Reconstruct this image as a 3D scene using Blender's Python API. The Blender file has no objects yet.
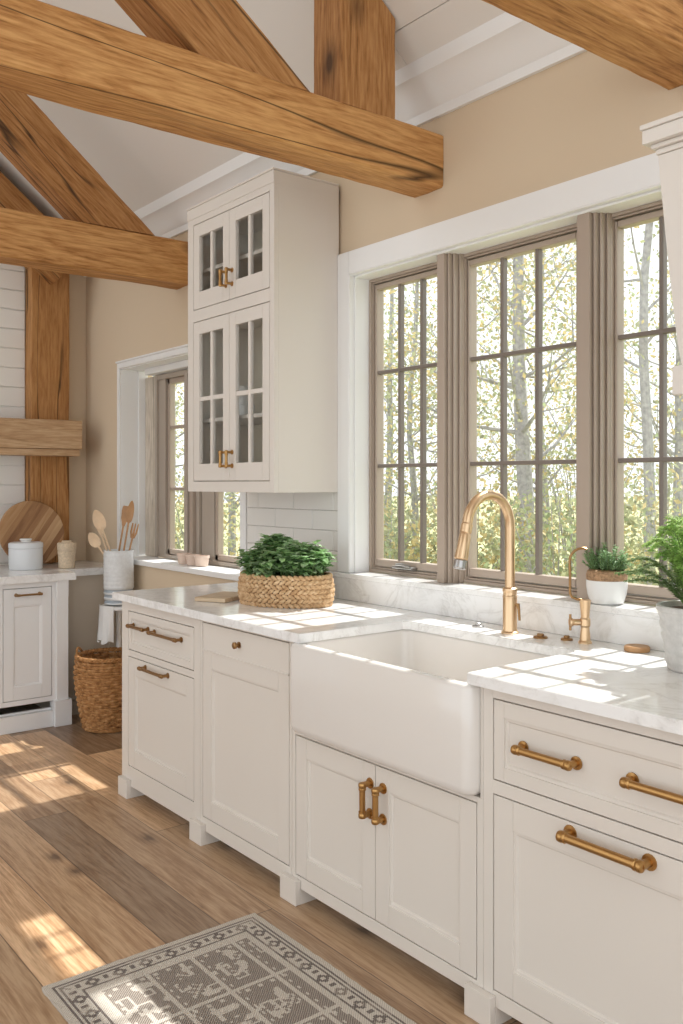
import bpy, bmesh, math, random
from mathutils import Vector, Matrix, noise
random.seed(7)
PI = math.pi
C = bpy.context.scene.collection
S = bpy.context.scene

# ------------------------------------------------------------------ materials
def newmat(name):
    m = bpy.data.materials.new(name); m.use_nodes = True
    nt = m.node_tree; b = nt.nodes['Principled BSDF']
    return m, nt, b
def setp(b, **k):
    for n, v in k.items():
        n = {'base': 'Base Color', 'rough': 'Roughness', 'metal': 'Metallic', 'spec': 'Specular IOR Level', 'coat': 'Coat Weight'}[n]
        b.inputs[n].default_value = (*v, 1) if n == 'Base Color' else v
def link(nt, a, ao, b, bi): nt.links.new(a.outputs[ao], b.inputs[bi])
def node(nt, t, **k):
    n = nt.nodes.new(t)
    for a, v in k.items(): setattr(n, a, v)
    return n
def ramp(nt, stops, interp='LINEAR'):
    r = nt.nodes.new('ShaderNodeValToRGB'); e = r.color_ramp.elements
    r.color_ramp.interpolation = interp
    while len(e) < len(stops): e.new(0.5)
    for i, (p, c) in enumerate(stops):
        e[i].position = p; e[i].color = (*c, 1) if len(c) == 3 else c
    return r
def mathn(nt, op, a=None, b=None):
    n = node(nt, 'ShaderNodeMath', operation=op)
    for i, v in ((0, a), (1, b)):
        if v is None: continue
        if isinstance(v, (int, float)): n.inputs[i].default_value = v
        else: nt.links.new(v, n.inputs[i])
    return n.outputs[0]
def mixc(nt, fac, a, b, mode='MIX'):
    n = node(nt, 'ShaderNodeMix', data_type='RGBA', blend_type=mode)
    for i, v in ((0, fac), (6, a), (7, b)):
        if isinstance(v, (int, float)): n.inputs[i].default_value = v
        elif isinstance(v, tuple): n.inputs[i].default_value = (*v, 1)
        else: nt.links.new(v, n.inputs[i])
    return n.outputs[2]
def bump(nt, b, h, strength=0.3, dist=0.01):
    n = node(nt, 'ShaderNodeBump'); n.inputs['Strength'].default_value = strength; n.inputs['Distance'].default_value = dist
    nt.links.new(h, n.inputs['Height']); link(nt, n, 0, b, 'Normal')
def objco(nt, scale=(1, 1, 1), rand=0.0):
    t = node(nt, 'ShaderNodeTexCoord'); mp = node(nt, 'ShaderNodeMapping'); mp.inputs['Scale'].default_value = scale
    link(nt, t, 'Object', mp, 'Vector')
    if rand:
        oi = node(nt, 'ShaderNodeObjectInfo'); cb = node(nt, 'ShaderNodeCombineXYZ')
        v = mathn(nt, 'MULTIPLY', oi.outputs['Random'], rand)
        for i in range(3): nt.links.new(v, cb.inputs[i])
        link(nt, cb, 0, mp, 'Location')
    return mp.outputs[0]
def tex_noise(nt, vec, scale, detail=4, rough=0.55, dist=0.0):
    n = node(nt, 'ShaderNodeTexNoise'); n.inputs['Scale'].default_value = scale; n.inputs['Detail'].default_value = detail
    n.inputs['Roughness'].default_value = rough; n.inputs['Distortion'].default_value = dist
    nt.links.new(vec, n.inputs['Vector']); return n.outputs['Fac']

def plain(name, base, rough=0.5, metal=0.0, spec=0.5, bumpy=0.0, bscale=60, var=0.0):
    m, nt, b = newmat(name); setp(b, base=base, rough=rough, metal=metal, spec=spec)
    if bumpy or var:
        v = objco(nt); n = tex_noise(nt, v, bscale, 3)
        if bumpy: bump(nt, b, n, bumpy, 0.004)
        if var:
            d = tuple(max(0, x * (1 - var)) for x in base); l = tuple(min(1, x * (1 + var)) for x in base)
            r = ramp(nt, [(0.3, d), (0.7, l)]); nt.links.new(n, r.inputs[0]); link(nt, r, 0, b, 'Base Color')
    return m

def wood(name, dark, mid, light, ring=13.0, rough=0.62, crack=True, knots=True, grain=1.0, axis=0):
    """grain runs along the local axis; coordinates are the object's own"""
    m, nt, b = newmat(name); setp(b, rough=rough, spec=0.3)
    sc = [1, 1, 1]; sc[axis] = 0.09
    v = objco(nt, tuple(sc), rand=7.0)
    warp = tex_noise(nt, v, 2.2, 2, 0.5)
    n1 = tex_noise(nt, v, ring, 3, 0.5, 1.2)
    n2 = tex_noise(nt, v, 95 * grain, 5, 0.65)
    rings = mathn(nt, 'FRACT', mathn(nt, 'MULTIPLY', n1, 5.0))
    rings = mathn(nt, 'ABSOLUTE', mathn(nt, 'SUBTRACT', rings, 0.5))
    s = mathn(nt, 'ADD', mathn(nt, 'MULTIPLY', rings, 0.34), mathn(nt, 'ADD', mathn(nt, 'MULTIPLY', n2, 0.72), mathn(nt, 'MULTIPLY', warp, 0.30)))
    r = ramp(nt, [(0.34, dark), (0.52, mid), (0.74, light)]); nt.links.new(s, r.inputs[0])
    col = r.outputs[0]
    h = s
    if knots:
        sk = [1, 1, 1]; sk[axis] = 0.55
        vk = objco(nt, tuple(sk), rand=3.0)
        vo = node(nt, 'ShaderNodeTexVoronoi'); vo.inputs['Scale'].default_value = 3.4; nt.links.new(vk, vo.inputs['Vector'])
        kr = ramp(nt, [(0.07, (1, 1, 1)), (0.10, (0.55, 0.55, 0.55)), (0.19, (0, 0, 0))]); link(nt, vo, 'Distance', kr, 0)
        col = mixc(nt, mathn(nt, 'MULTIPLY', kr.outputs[0], 0.85), col, tuple(x * 0.28 for x in dark))
    if crack:
        sc2 = [1, 1, 1]; sc2[axis] = 0.035
        vc = objco(nt, tuple(sc2), rand=11.0)
        nc = tex_noise(nt, vc, 7.0, 2, 0.5, 0.6)
        d = mathn(nt, 'ABSOLUTE', mathn(nt, 'SUBTRACT', nc, 0.5))
        cr = ramp(nt, [(0.0, (1, 1, 1)), (0.006, (0.6, 0.6, 0.6)), (0.012, (0, 0, 0))]); nt.links.new(d, cr.inputs[0])
        gate = tex_noise(nt, v, 3.0, 1); gr = ramp(nt, [(0.47, (0, 0, 0)), (0.56, (1, 1, 1))]); nt.links.new(gate, gr.inputs[0])
        cf = mathn(nt, 'MULTIPLY', cr.outputs[0], gr.outputs[0])
        col = mixc(nt, mathn(nt, 'MULTIPLY', cf, 0.9), col, tuple(x * 0.2 for x in dark))
        h = mathn(nt, 'SUBTRACT', h, cf)
    nt.links.new(col, b.inputs['Base Color'])
    bump(nt, b, h, 0.45, 0.006)
    return m

M = {}
M['paint'] = plain('cabinet_paint', (0.735, 0.685, 0.625), 0.42, spec=0.4)
M['paint_in'] = plain('cabinet_inside', (0.82, 0.74, 0.60), 0.55)
M['farpaint'] = plain('far_cabinet_paint', (0.84, 0.845, 0.85), 0.42)
M['trim'] = plain('white_trim_paint', (0.86, 0.86, 0.85), 0.4)
M['carcass'] = plain('shade_dark_carcass', (0.10, 0.075, 0.055), 0.8)  # dark colour stands in for the shade seen in the door gaps
M['muntin'] = plain('dark_taupe_glazing_bar', (0.20, 0.165, 0.14), 0.38)
M['wallp'] = plain('beige_wall_paint', (0.68, 0.555, 0.405), 0.85, spec=0.2, bumpy=0.05, bscale=120)
M['shiplap'] = plain('white_board_paint', (0.83, 0.81, 0.775), 0.5)
M['ceil'] = plain('ceiling_board_paint', (0.80, 0.775, 0.735), 0.55)
M['panelbeige'] = plain('beige_panel_paint', (0.62, 0.54, 0.44), 0.6)
M['beam'] = wood('old_oak_timber', (0.19, 0.075, 0.020), (0.44, 0.205, 0.064), (0.63, 0.345, 0.132))
M['beamdark'] = wood('dark_oak_timber', (0.13, 0.050, 0.014), (0.34, 0.15, 0.046), (0.48, 0.245, 0.09))
M['mantelw'] = wood('pale_oak_timber', (0.30, 0.17, 0.085), (0.47, 0.29, 0.155), (0.60, 0.41, 0.25), knots=False, axis=1)
M['weathered'] = wood('weathered_grey_wood', (0.30, 0.26, 0.22), (0.52, 0.45, 0.36), (0.68, 0.61, 0.52), axis=2)
M['frame'] = plain('taupe_window_frame', (0.42, 0.34, 0.275), 0.36, spec=0.5)
M['framelight'] = plain('greige_window_frame', (0.42, 0.36, 0.30), 0.45)
M['brass'] = plain('aged_brass', (0.46, 0.265, 0.10), 0.30, metal=1.0)
M['brassdark'] = plain('dark_bronze_brass', (0.34, 0.20, 0.09), 0.3, metal=1.0)
M['gold'] = plain('brushed_champagne_gold', (0.74, 0.53, 0.33), 0.33, metal=1.0)
M['steel'] = plain('grey_metal', (0.45, 0.44, 0.43), 0.3, metal=1.0)
M['fireclay'] = plain('white_fireclay', (0.78, 0.745, 0.705), 0.06, spec=0.65, bumpy=0.10, bscale=28)
M['ceramic'] = plain('white_ceramic', (0.80, 0.80, 0.79), 0.2)
M['tile'] = plain('white_wall_tile', (0.80, 0.78, 0.74), 0.18)
M['grout'] = plain('grout', (0.52, 0.49, 0.45), 0.8)
M['canister'] = plain('pale_blue_grey_glaze', (0.72, 0.74, 0.76), 0.25)
M['sand'] = plain('sand_stoneware', (0.66, 0.53, 0.38), 0.8, bumpy=0.5, bscale=90, var=0.15)
M['crock'] = plain('crock_glaze', (0.74, 0.755, 0.76), 0.35, bumpy=0.2, bscale=60, var=0.06)
M['crockblue'] = plain('crock_blue_band', (0.36, 0.41, 0.46), 0.4)
M['potgrey'] = plain('grey_concrete_pot', (0.60, 0.585, 0.56), 0.7, bumpy=0.15, bscale=60, var=0.08)
M['soil'] = plain('potting_soil', (0.13, 0.08, 0.045), 0.95, bumpy=1.0, bscale=120, var=0.4)
M['soilbrown'] = plain('brown_soil_band', (0.36, 0.22, 0.12), 0.8, bumpy=0.8, bscale=120, var=0.4)
M['palewood'] = plain('pale_beech', (0.74, 0.55, 0.36), 0.55, var=0.1, bscale=15)
M['redwood'] = plain('brown_cherry_wood', (0.46, 0.25, 0.11), 0.5, var=0.15, bscale=15)
M['cloth'] = plain('white_linen', (0.82, 0.81, 0.79), 0.9, bumpy=0.3, bscale=300)
M['pinkpot'] = plain('pale_terracotta', (0.74, 0.58, 0.48), 0.8)
M['dark'] = plain('dark_gap', (0.05, 0.045, 0.04), 0.8)
M['darkglaze'] = plain('dark_brown_glaze', (0.12, 0.085, 0.06), 0.3)
M['bark'] = plain('grey_bark', (0.36, 0.35, 0.355), 0.9, bumpy=0.8, bscale=20, var=0.25)
M['lawn'] = plain('leaf_litter_ground', (0.42, 0.42, 0.22), 1.0, var=0.35, bscale=3)
M['boardplain'] = wood('chopping_board_wood', (0.36, 0.24, 0.14), (0.56, 0.42, 0.28), (0.68, 0.54, 0.38), crack=False, knots=False)

def mk_marble():
    m, nt, b = newmat('white_veined_quartz'); setp(b, rough=0.14, spec=0.5)
    v = objco(nt)
    n = tex_noise(nt, v, 2.6, 6, 0.62, 1.6)
    d = mathn(nt, 'ABSOLUTE', mathn(nt, 'SUBTRACT', n, 0.5))
    r = ramp(nt, [(0.0, (0.75, 0.745, 0.735)), (0.009, (0.83, 0.825, 0.815)), (0.04, (0.89, 0.89, 0.885))]); nt.links.new(d, r.inputs[0])
    n2 = tex_noise(nt, v, 11, 5, 0.7, 0.8)
    r2 = ramp(nt, [(0.36, (0.88, 0.875, 0.86)), (0.52, (1, 1, 1))]); nt.links.new(n2, r2.inputs[0])
    nt.links.new(mixc(nt, 0.75, r.outputs[0], r2.outputs[0], 'MULTIPLY'), b.inputs['Base Color'])
    return m
M['marble'] = mk_marble()

def mk_floor():
    m, nt, b = newmat('oak_floor_planks'); setp(b, rough=0.34, spec=0.5)
    W, L = 0.19, 1.75
    t = node(nt, 'ShaderNodeTexCoord'); sp = node(nt, 'ShaderNodeSeparateXYZ'); link(nt, t, 'Object', sp, 0)
    x, y = sp.outputs[0], sp.outputs[1]
    yr = mathn(nt, 'DIVIDE', mathn(nt, 'ADD', y, 0.045), W); row = mathn(nt, 'FLOOR', yr)
    wn = node(nt, 'ShaderNodeTexWhiteNoise', noise_dimensions='1D'); nt.links.new(row, wn.inputs['W'])
    xo = mathn(nt, 'ADD', mathn(nt, 'DIVIDE', x, L), mathn(nt, 'MULTIPLY', wn.outputs['Value'], 3.7)); col = mathn(nt, 'FLOOR', xo)
    cb = node(nt, 'ShaderNodeCombineXYZ'); nt.links.new(row, cb.inputs[0]); nt.links.new(col, cb.inputs[1])
    w2 = node(nt, 'ShaderNodeTexWhiteNoise', noise_dimensions='2D'); link(nt, cb, 0, w2, 'Vector')
    rnd = w2.outputs['Value']
    # grain
    gx = mathn(nt, 'ADD', mathn(nt, 'MULTIPLY', x, 0.065), mathn(nt, 'MULTIPLY', rnd, 37.0))
    gv = node(nt, 'ShaderNodeCombineXYZ'); nt.links.new(gx, gv.inputs[0]); nt.links.new(y, gv.inputs[1]); nt.links.new(mathn(nt, 'MULTIPLY', rnd, 9.0), gv.inputs[2])
    g1 = tex_noise(nt, gv.outputs[0], 9, 4, 0.55, 1.4)
    g1b = mathn(nt, 'ABSOLUTE', mathn(nt, 'SUBTRACT', mathn(nt, 'FRACT', mathn(nt, 'MULTIPLY', g1, 6.0)), 0.5))
    g2 = tex_noise(nt, gv.outputs[0], 70, 4, 0.65)
    g3 = tex_noise(nt, gv.outputs[0], 3.0, 2)
    g4 = tex_noise(nt, gv.outputs[0], 230, 3, 0.6)
    s = mathn(nt, 'ADD', mathn(nt, 'MULTIPLY', g1b, 0.26), mathn(nt, 'ADD', mathn(nt, 'MULTIPLY', g4, 0.32), mathn(nt, 'ADD', mathn(nt, 'MULTIPLY', g2, 0.32), mathn(nt, 'MULTIPLY', g3, 0.42))))
    r = ramp(nt, [(0.36, (0.14, 0.075, 0.038)), (0.52, (0.35, 0.215, 0.120)), (0.70, (0.56, 0.40, 0.26))]); nt.links.new(s, r.inputs[0])
    pr = ramp(nt, [(0.0, (0.60, 0.585, 0.59)), (0.35, (0.92, 0.87, 0.82)), (0.65, (1.15, 1.07, 0.98)), (1.0, (1.50, 1.44, 1.36))]); nt.links.new(rnd, pr.inputs[0])
    c = mixc(nt, 1.0, r.outputs[0], pr.outputs[0], 'MULTIPLY')
    # knots
    kx = node(nt, 'ShaderNodeCombineXYZ'); nt.links.new(mathn(nt, 'MULTIPLY', x, 0.6), kx.inputs[0]); nt.links.new(y, kx.inputs[1])
    vo = node(nt, 'ShaderNodeTexVoronoi', voronoi_dimensions='2D'); vo.inputs['Scale'].default_value = 2.6; link(nt, kx, 0, vo, 'Vector')
    kd = mathn(nt, 'ADD', vo.outputs['Distance'], mathn(nt, 'MULTIPLY', mathn(nt, 'SUBTRACT', g2, 0.5), 0.12))
    kr = ramp(nt, [(0.02, (1, 1, 1)), (0.05, (0.5, 0.5, 0.5)), (0.12, (0, 0, 0))]); nt.links.new(kd, kr.inputs[0])
    c = mixc(nt, mathn(nt, 'MULTIPLY', kr.outputs[0], 0.75), c, (0.07, 0.035, 0.018))
    # seams
    fy = mathn(nt, 'FRACT', yr); ey = mathn(nt, 'MINIMUM', fy, mathn(nt, 'SUBTRACT', 1.0, fy))
    fx = mathn(nt, 'FRACT', xo); ex = mathn(nt, 'MINIMUM', fx, mathn(nt, 'SUBTRACT', 1.0, fx))
    seam = mathn(nt, 'MAXIMUM', mathn(nt, 'LESS_THAN', ey, 0.009), mathn(nt, 'LESS_THAN', ex, 0.0011))
    c = mixc(nt, mathn(nt, 'MULTIPLY', seam, 0.75), c, (0.05, 0.027, 0.014))
    nt.links.new(c, b.inputs['Base Color'])
    bump(nt, b, mathn(nt, 'SUBTRACT', mathn(nt, 'MULTIPLY', s, 0.5), seam), 0.3, 0.004)
    return m
M['floor'] = mk_floor()

def mk_glass():
    m = bpy.data.materials.new('clear_pane'); m.use_nodes = True; nt = m.node_tree; nt.nodes.clear()
    o = node(nt, 'ShaderNodeOutputMaterial'); tr = node(nt, 'ShaderNodeBsdfTransparent'); gl = node(nt, 'ShaderNodeBsdfGlossy')
    tr.inputs[0].default_value = (0.97, 0.98, 0.98, 1); gl.inputs['Roughness'].default_value = 0.02
    lw = node(nt, 'ShaderNodeLayerWeight'); lw.inputs['Blend'].default_value = 0.5
    fr = mathn(nt, 'ADD', mathn(nt, 'MULTIPLY', mathn(nt, 'POWER', lw.outputs['Facing'], 5.0), 0.5), 0.02)
    mx = node(nt, 'ShaderNodeMixShader'); nt.links.new(fr, mx.inputs[0]); link(nt, tr, 0, mx, 1); link(nt, gl, 0, mx, 2); link(nt, mx, 0, o, 0)
    return m
M['glass'] = mk_glass()
def mk_leaf(name, col, trans=0.45, rough=0.5):
    m, nt, b = newmat(name); setp(b, base=col, rough=rough, spec=0.3)
    v = objco(nt); n = tex_noise(nt, v, 14, 2)
    r = ramp(nt, [(0.3, tuple(x * 0.72 for x in col)), (0.7, tuple(min(1, x * 1.3) for x in col))]); nt.links.new(n, r.inputs[0]); link(nt, r, 0, b, 'Base Color')
    tl = node(nt, 'ShaderNodeBsdfTranslucent'); link(nt, r, 0, tl, 0)
    mx = node(nt, 'ShaderNodeMixShader'); mx.inputs[0].default_value = trans
    link(nt, b, 0, mx, 1); link(nt, tl, 0, mx, 2); link(nt, mx, 0, nt.nodes['Material Output'], 0)
    return m
M['herb'] = mk_leaf('herb_leaf_green', (0.26, 0.43, 0.18), 0.4)
M['herb2'] = mk_leaf('herb_leaf_bright', (0.46, 0.62, 0.37), 0.4)
M['fern'] = mk_leaf('fern_green', (0.46, 0.66, 0.22), 0.5)
M['fern2'] = mk_leaf('fern_dark_green', (0.16, 0.25, 0.09), 0.4)
M['thyme'] = mk_leaf('grey_green_leaf', (0.28, 0.43, 0.22), 0.35)
M['lf1'] = mk_leaf('autumn_leaf_yellow', (0.58, 0.48, 0.25), 0.4)
M['lf2'] = mk_leaf('pale_green_leaf', (0.44, 0.46, 0.28), 0.4)
M['lf3'] = mk_leaf('olive_leaf', (0.32, 0.33, 0.22), 0.4)
M['lf4'] = mk_leaf('green_shrub_leaf', (0.38, 0.45, 0.26), 0.4)
M['stem'] = plain('green_stem', (0.16, 0.25, 0.08), 0.6)
M['twig'] = plain('brown_twig', (0.28, 0.20, 0.13), 0.8)
def mk_weave(name, a, bcol, c):
    m, nt, b = newmat(name); setp(b, rough=0.7, spec=0.25)
    v = objco(nt, (1, 1, 1)); n = tex_noise(nt, v, 38, 3, 0.6); n2 = tex_noise(nt, objco(nt, (1, 1, 6)), 60, 3)
    r = ramp(nt, [(0.3, a), (0.5, bcol), (0.72, c)]); nt.links.new(mathn(nt, 'ADD', mathn(nt, 'MULTIPLY', n, 0.7), mathn(nt, 'MULTIPLY', n2, 0.3)), r.inputs[0])
    link(nt, r, 0, b, 'Base Color'); bump(nt, b, n2, 0.5, 0.003); return m
M['seagrass'] = mk_weave('seagrass_rope', (0.36, 0.20, 0.09), (0.60, 0.39, 0.21), (0.76, 0.57, 0.37))
M['wicker'] = mk_weave('brown_wicker', (0.15, 0.065, 0.022), (0.42, 0.205, 0.075), (0.62, 0.37, 0.17))
def mk_rug(name, a, b2):
    m, nt, b = newmat(name); setp(b, rough=0.95, spec=0.1)
    t = node(nt, 'ShaderNodeTexCoord'); w = node(nt, 'ShaderNodeTexWave', wave_type='BANDS', bands_direction='DIAGONAL'); w.inputs['Scale'].default_value = 75; w.inputs['Distortion'].default_value = 1.5; w.inputs['Detail'].default_value = 2
    link(nt, t, 'Object', w, 'Vector')
    n = tex_noise(nt, t.outputs['Object'], 260, 2)
    s = mathn(nt, 'ADD', mathn(nt, 'MULTIPLY', w.outputs['Fac'], 0.6), mathn(nt, 'MULTIPLY', n, 0.5))
    r = ramp(nt, [(0.25, a), (0.8, b2)]); nt.links.new(s, r.inputs[0]); link(nt, r, 0, b, 'Base Color'); bump(nt, b, s, 0.6, 0.004); return m
M['rugcream'] = mk_rug('rug_cream', (0.48, 0.43, 0.37), (0.64, 0.585, 0.51))
M['ruggrey'] = mk_rug('rug_grey_brown', (0.17, 0.14, 0.12), (0.40, 0.35, 0.30))
M['rugdark'] = mk_rug('rug_charcoal', (0.12, 0.10, 0.09), (0.26, 0.225, 0.20))
def mk_round_board():
    m, nt, b = newmat('striped_acacia'); setp(b, rough=0.5, spec=0.35)
    v = objco(nt)  # local y across the staves
    sp = node(nt, 'ShaderNodeSeparateXYZ'); nt.links.new(v, sp.inputs[0])
    d = mathn(nt, 'ADD', mathn(nt, 'MULTIPLY', sp.outputs[1], 0.80), mathn(nt, 'MULTIPLY', sp.outputs[2], -0.60))
    e = mathn(nt, 'ADD', mathn(nt, 'MULTIPLY', sp.outputs[1], 0.60), mathn(nt, 'MULTIPLY', sp.outputs[2], 0.80))
    q = mathn(nt, 'FLOOR', mathn(nt, 'MULTIPLY', d, 30.0))
    wn = node(nt, 'ShaderNodeTexWhiteNoise', noise_dimensions='1D'); nt.links.new(q, wn.inputs['W'])
    cb = node(nt, 'ShaderNodeCombineXYZ'); nt.links.new(mathn(nt, 'MULTIPLY', e, 0.12), cb.inputs[0]); nt.links.new(d, cb.inputs[1]); nt.links.new(wn.outputs[0], cb.inputs[2])
    n = tex_noise(nt, cb.outputs[0], 22, 4, 0.6, 0.8)
    r = ramp(nt, [(0.2, (0.20, 0.09, 0.04)), (0.5, (0.40, 0.22, 0.10)), (0.9, (0.66, 0.46, 0.27))])
    nt.links.new(mathn(nt, 'ADD', mathn(nt, 'MULTIPLY', n, 0.6), mathn(nt, 'MULTIPLY', wn.outputs[0], 0.45)), r.inputs[0]); link(nt, r, 0, b, 'Base Color')
    return m
M['acacia'] = mk_round_board()

# ------------------------------------------------------------------ mesh helpers
def wloc(o):
    v = Vector((0, 0, 0))
    while o is not None:
        v += o.location; o = o.parent
    return v
class MB:
    def __init__(s, T=None): s.bm = bmesh.new(); s.T = T; s.mi = 0; s.bevelled = False
    def _fin(s, verts):
        if s.T:
            for v in verts: v.co = Vector(s.T(*v.co))
    def box(s, x0, x1, y0, y1, z0, z1, bev=0.0, seg=2, mi=None):
        if x1 < x0: x0, x1 = x1, x0
        if y1 < y0: y0, y1 = y1, y0
        if z1 < z0: z0, z1 = z1, z0
        b = bmesh.new(); bmesh.ops.create_cube(b, size=1.0)
        for v in b.verts: v.co = Vector(((x0 + x1) / 2 + v.co.x * (x1 - x0), (y0 + y1) / 2 + v.co.y * (y1 - y0), (z0 + z1) / 2 + v.co.z * (z1 - z0)))
        if bev:
            s.bevelled = True
            bev = min(bev, 0.45 * min(x1 - x0, y1 - y0, z1 - z0))
            bmesh.ops.bevel(b, geom=b.edges[:], offset=bev, segments=seg, affect='EDGES', profile=0.5)
        s.merge(b, mi)
        return s
    def merge(s, b, mi=None):
        mp = {}
        for v in b.verts: mp[v] = s.bm.verts.new(s.T(*v.co) if s.T else v.co)
        for f in b.faces:
            try: g = s.bm.faces.new([mp[v] for v in f.verts]); g.material_index = s.mi if mi is None else mi
            except ValueError: pass
        b.free()
    def quad(s, pts, mi=None):
        vs = [s.bm.verts.new(s.T(*p) if s.T else p) for p in pts]
        f = s.bm.faces.new(vs); f.material_index = s.mi if mi is None else mi
        return f
    def poly_prism(s, pts, a0, a1, axis='x', mi=None):
        """pts: 2D outline, extruded along axis from a0 to a1"""
        mk = {'x': lambda a, p: (a, p[0], p[1]), 'y': lambda a, p: (p[0], a, p[1]), 'z': lambda a, p: (p[0], p[1], a)}[axis]
        r0 = [mk(a0, p) for p in pts]; r1 = [mk(a1, p) for p in pts]
        s.loft([r0, r1], closed=True, caps=True, mi=mi); return s
    def loft(s, rings, closed=True, caps=True, mi=None):
        R = [[s.bm.verts.new(s.T(*p) if s.T else p) for p in r] for r in rings]
        n = len(R[0]); k = s.mi if mi is None else mi
        for a, b in zip(R, R[1:]):
            for i in range(n if closed else n - 1):
                j = (i + 1) % n
                f = s.bm.faces.new((a[i], a[j], b[j], b[i])); f.material_index = k
        if caps:
            for r in (R[0], R[-1]):
                if len(r) > 2:
                    f = s.bm.faces.new(r); f.material_index = k
        return s
    def tube(s, pts, rad, seg=10, mi=None, caps=True):
        pts = [Vector(p) for p in pts]; n = len(pts)
        if not hasattr(rad, '__len__'): rad = [rad] * n
        rings = []; ref = None
        for i, p in enumerate(pts):
            t = (pts[min(i + 1, n - 1)] - pts[max(i - 1, 0)])
            if t.length < 1e-9: t = Vector((0, 0, 1))
            t.normalize()
            if ref is None:
                ref = t.orthogonal().normalized()
            ref = (ref - t * ref.dot(t)); ref = ref.normalized() if ref.length > 1e-6 else t.orthogonal().normalized()
            bn = t.cross(ref)
            rings.append([tuple(p + (ref * math.cos(2 * PI * k / seg) + bn * math.sin(2 * PI * k / seg)) * rad[i]) for k in range(seg)])
        return s.loft(rings, caps=caps, mi=mi)
    def lathe(s, prof, c=(0, 0, 0), seg=32, mi=None, cap0=True, cap1=True):
        rings = [[(c[0] + r * math.cos(2 * PI * k / seg), c[1] + r * math.sin(2 * PI * k / seg), c[2] + z) for k in range(seg)] for r, z in prof]
        R = [[s.bm.verts.new(s.T(*p) if s.T else p) for p in r] for r in rings]; k = s.mi if mi is None else mi
        for a, b in zip(R, R[1:]):
            for i in range(seg):
                j = (i + 1) % seg; f = s.bm.faces.new((a[i], a[j], b[j], b[i])); f.material_index = k
        if cap0: s.bm.faces.new(R[0]).material_index = k
        if cap1: s.bm.faces.new(R[-1]).material_index = k
        return s
    def ellipsoid(s, c, ax, R=None, seg=10, rings=6, mi=None):
        b = bmesh.new(); bmesh.ops.create_uvsphere(b, u_segments=seg, v_segments=rings, radius=1.0)
        for v in b.verts:
            p = Vector((v.co.x * ax[0], v.co.y * ax[1], v.co.z * ax[2]))
            if R: p = R @ p
            v.co = p + Vector(c)
        s.merge(b, mi)
    def build(s, name, mats, parent=None, smooth=True, angle=26, mw=None):
        bm = s.bm
        if parent is not None and mw is None:
            bmesh.ops.translate(bm, verts=bm.verts, vec=-wloc(parent))
        bmesh.ops.recalc_face_normals(bm, faces=bm.faces)
        me = bpy.data.meshes.new(name); bm.to_mesh(me); bm.free()
        for m in (mats if isinstance(mats, (list, tuple)) else [mats]): me.materials.append(m)
        if smooth:
            for p in me.polygons: p.use_smooth = True
            me.set_sharp_from_angle(angle=math.radians(angle))
        o = bpy.data.objects.new(name, me); C.objects.link(o)
        if smooth and s.bevelled:
            wn = o.modifiers.new('weighted_normals', 'WEIGHTED_NORMAL'); wn.weight = 100; wn.keep_sharp = True
        if parent is not None: o.parent = parent
        if mw is not None: o.matrix_world = mw
        return o

def tag(o, label, cat, group=None):
    o['label'] = label; o['category'] = cat
    if group: o['group'] = group
    return o
def empty(name, loc, label=None, cat=None, group=None):
    o = bpy.data.objects.new(name, None); C.objects.link(o); o.location = loc; o.empty_display_size = 0.05
    if label: tag(o, label, cat, group)
    return o
def struct(o): o['kind'] = 'structure'; return o
def copy_tree(o, parent=None):
    c = o.copy(); C.objects.link(c)
    if parent is not None: c.parent = parent
    for ch in list(o.children): copy_tree(ch, c)
    return c
def rrect(x0, x1, y0, y1, r, z, n=6):
    pts = []
    for cx, cy, a in ((x1 - r, y1 - r, 0), (x0 + r, y1 - r, 90), (x0 + r, y0 + r, 180), (x1 - r, y0 + r, 270)):
        for k in range(n + 1):
            t = math.radians(a + 90 * k / n); pts.append((cx + r * math.cos(t), cy + r * math.sin(t), z))
    return pts

# ------------------------------------------------------------------ camera
cam_d = bpy.data.cameras.new('camera'); cam = bpy.data.objects.new('camera', cam_d); C.objects.link(cam)
HC = 1.407
cam.location = (0, 0, HC); cam.rotation_euler = (PI / 2, 0, math.atan2(900.0, 711.5))
cam_d.sensor_fit = 'AUTO'; cam_d.sensor_width = 36; cam_d.lens = 900 / 1024 * 36
cam_d.shift_y = -(512 - 483) / 1024; cam_d.clip_start = 0.05; cam_d.clip_end = 200
S.camera = cam

# ------------------------------------------------------------------ room shell
W = 2.42; XB = -5.85; K = 0.80; Z0 = 2.90
RY = -0.6; RZ = Z0 + K * (W - RY); YL = 2 * RY - W
f = MB(); f.box(XB - 0.2, 1.3, YL, 2.66, -0.12, 0.0); struct(f.build('floor', M['floor']))

# window wall, pieced around the two openings
O1 = (-2.985, -1.185, 1.025, 2.295); O2 = (-5.30, -3.87, 0.94, 2.125)
w = MB()
def wallpiece(x0, x1, z0, z1, y1): w.box(x0, x1, W, y1, z0, z1)
wallpiece(XB - 0.2, O2[0], 0, 3.0, 2.64); wallpiece(O2[0], O2[1], 0, O2[2], 2.64); wallpiece(O2[0], O2[1], O2[3], 3.0, 2.64)
wallpiece(O2[1], O1[0], 0, 3.0, 2.56); wallpiece(O1[0], O1[1], 0, 1.0025, 2.56); wallpiece(O1[0], O1[1], O1[3], 3.0, 2.56)
wallpiece(O1[1], 1.3, 0, 3.0, 2.56)
struct(w.build('wall_right', M['wallp'], smooth=False))

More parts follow.
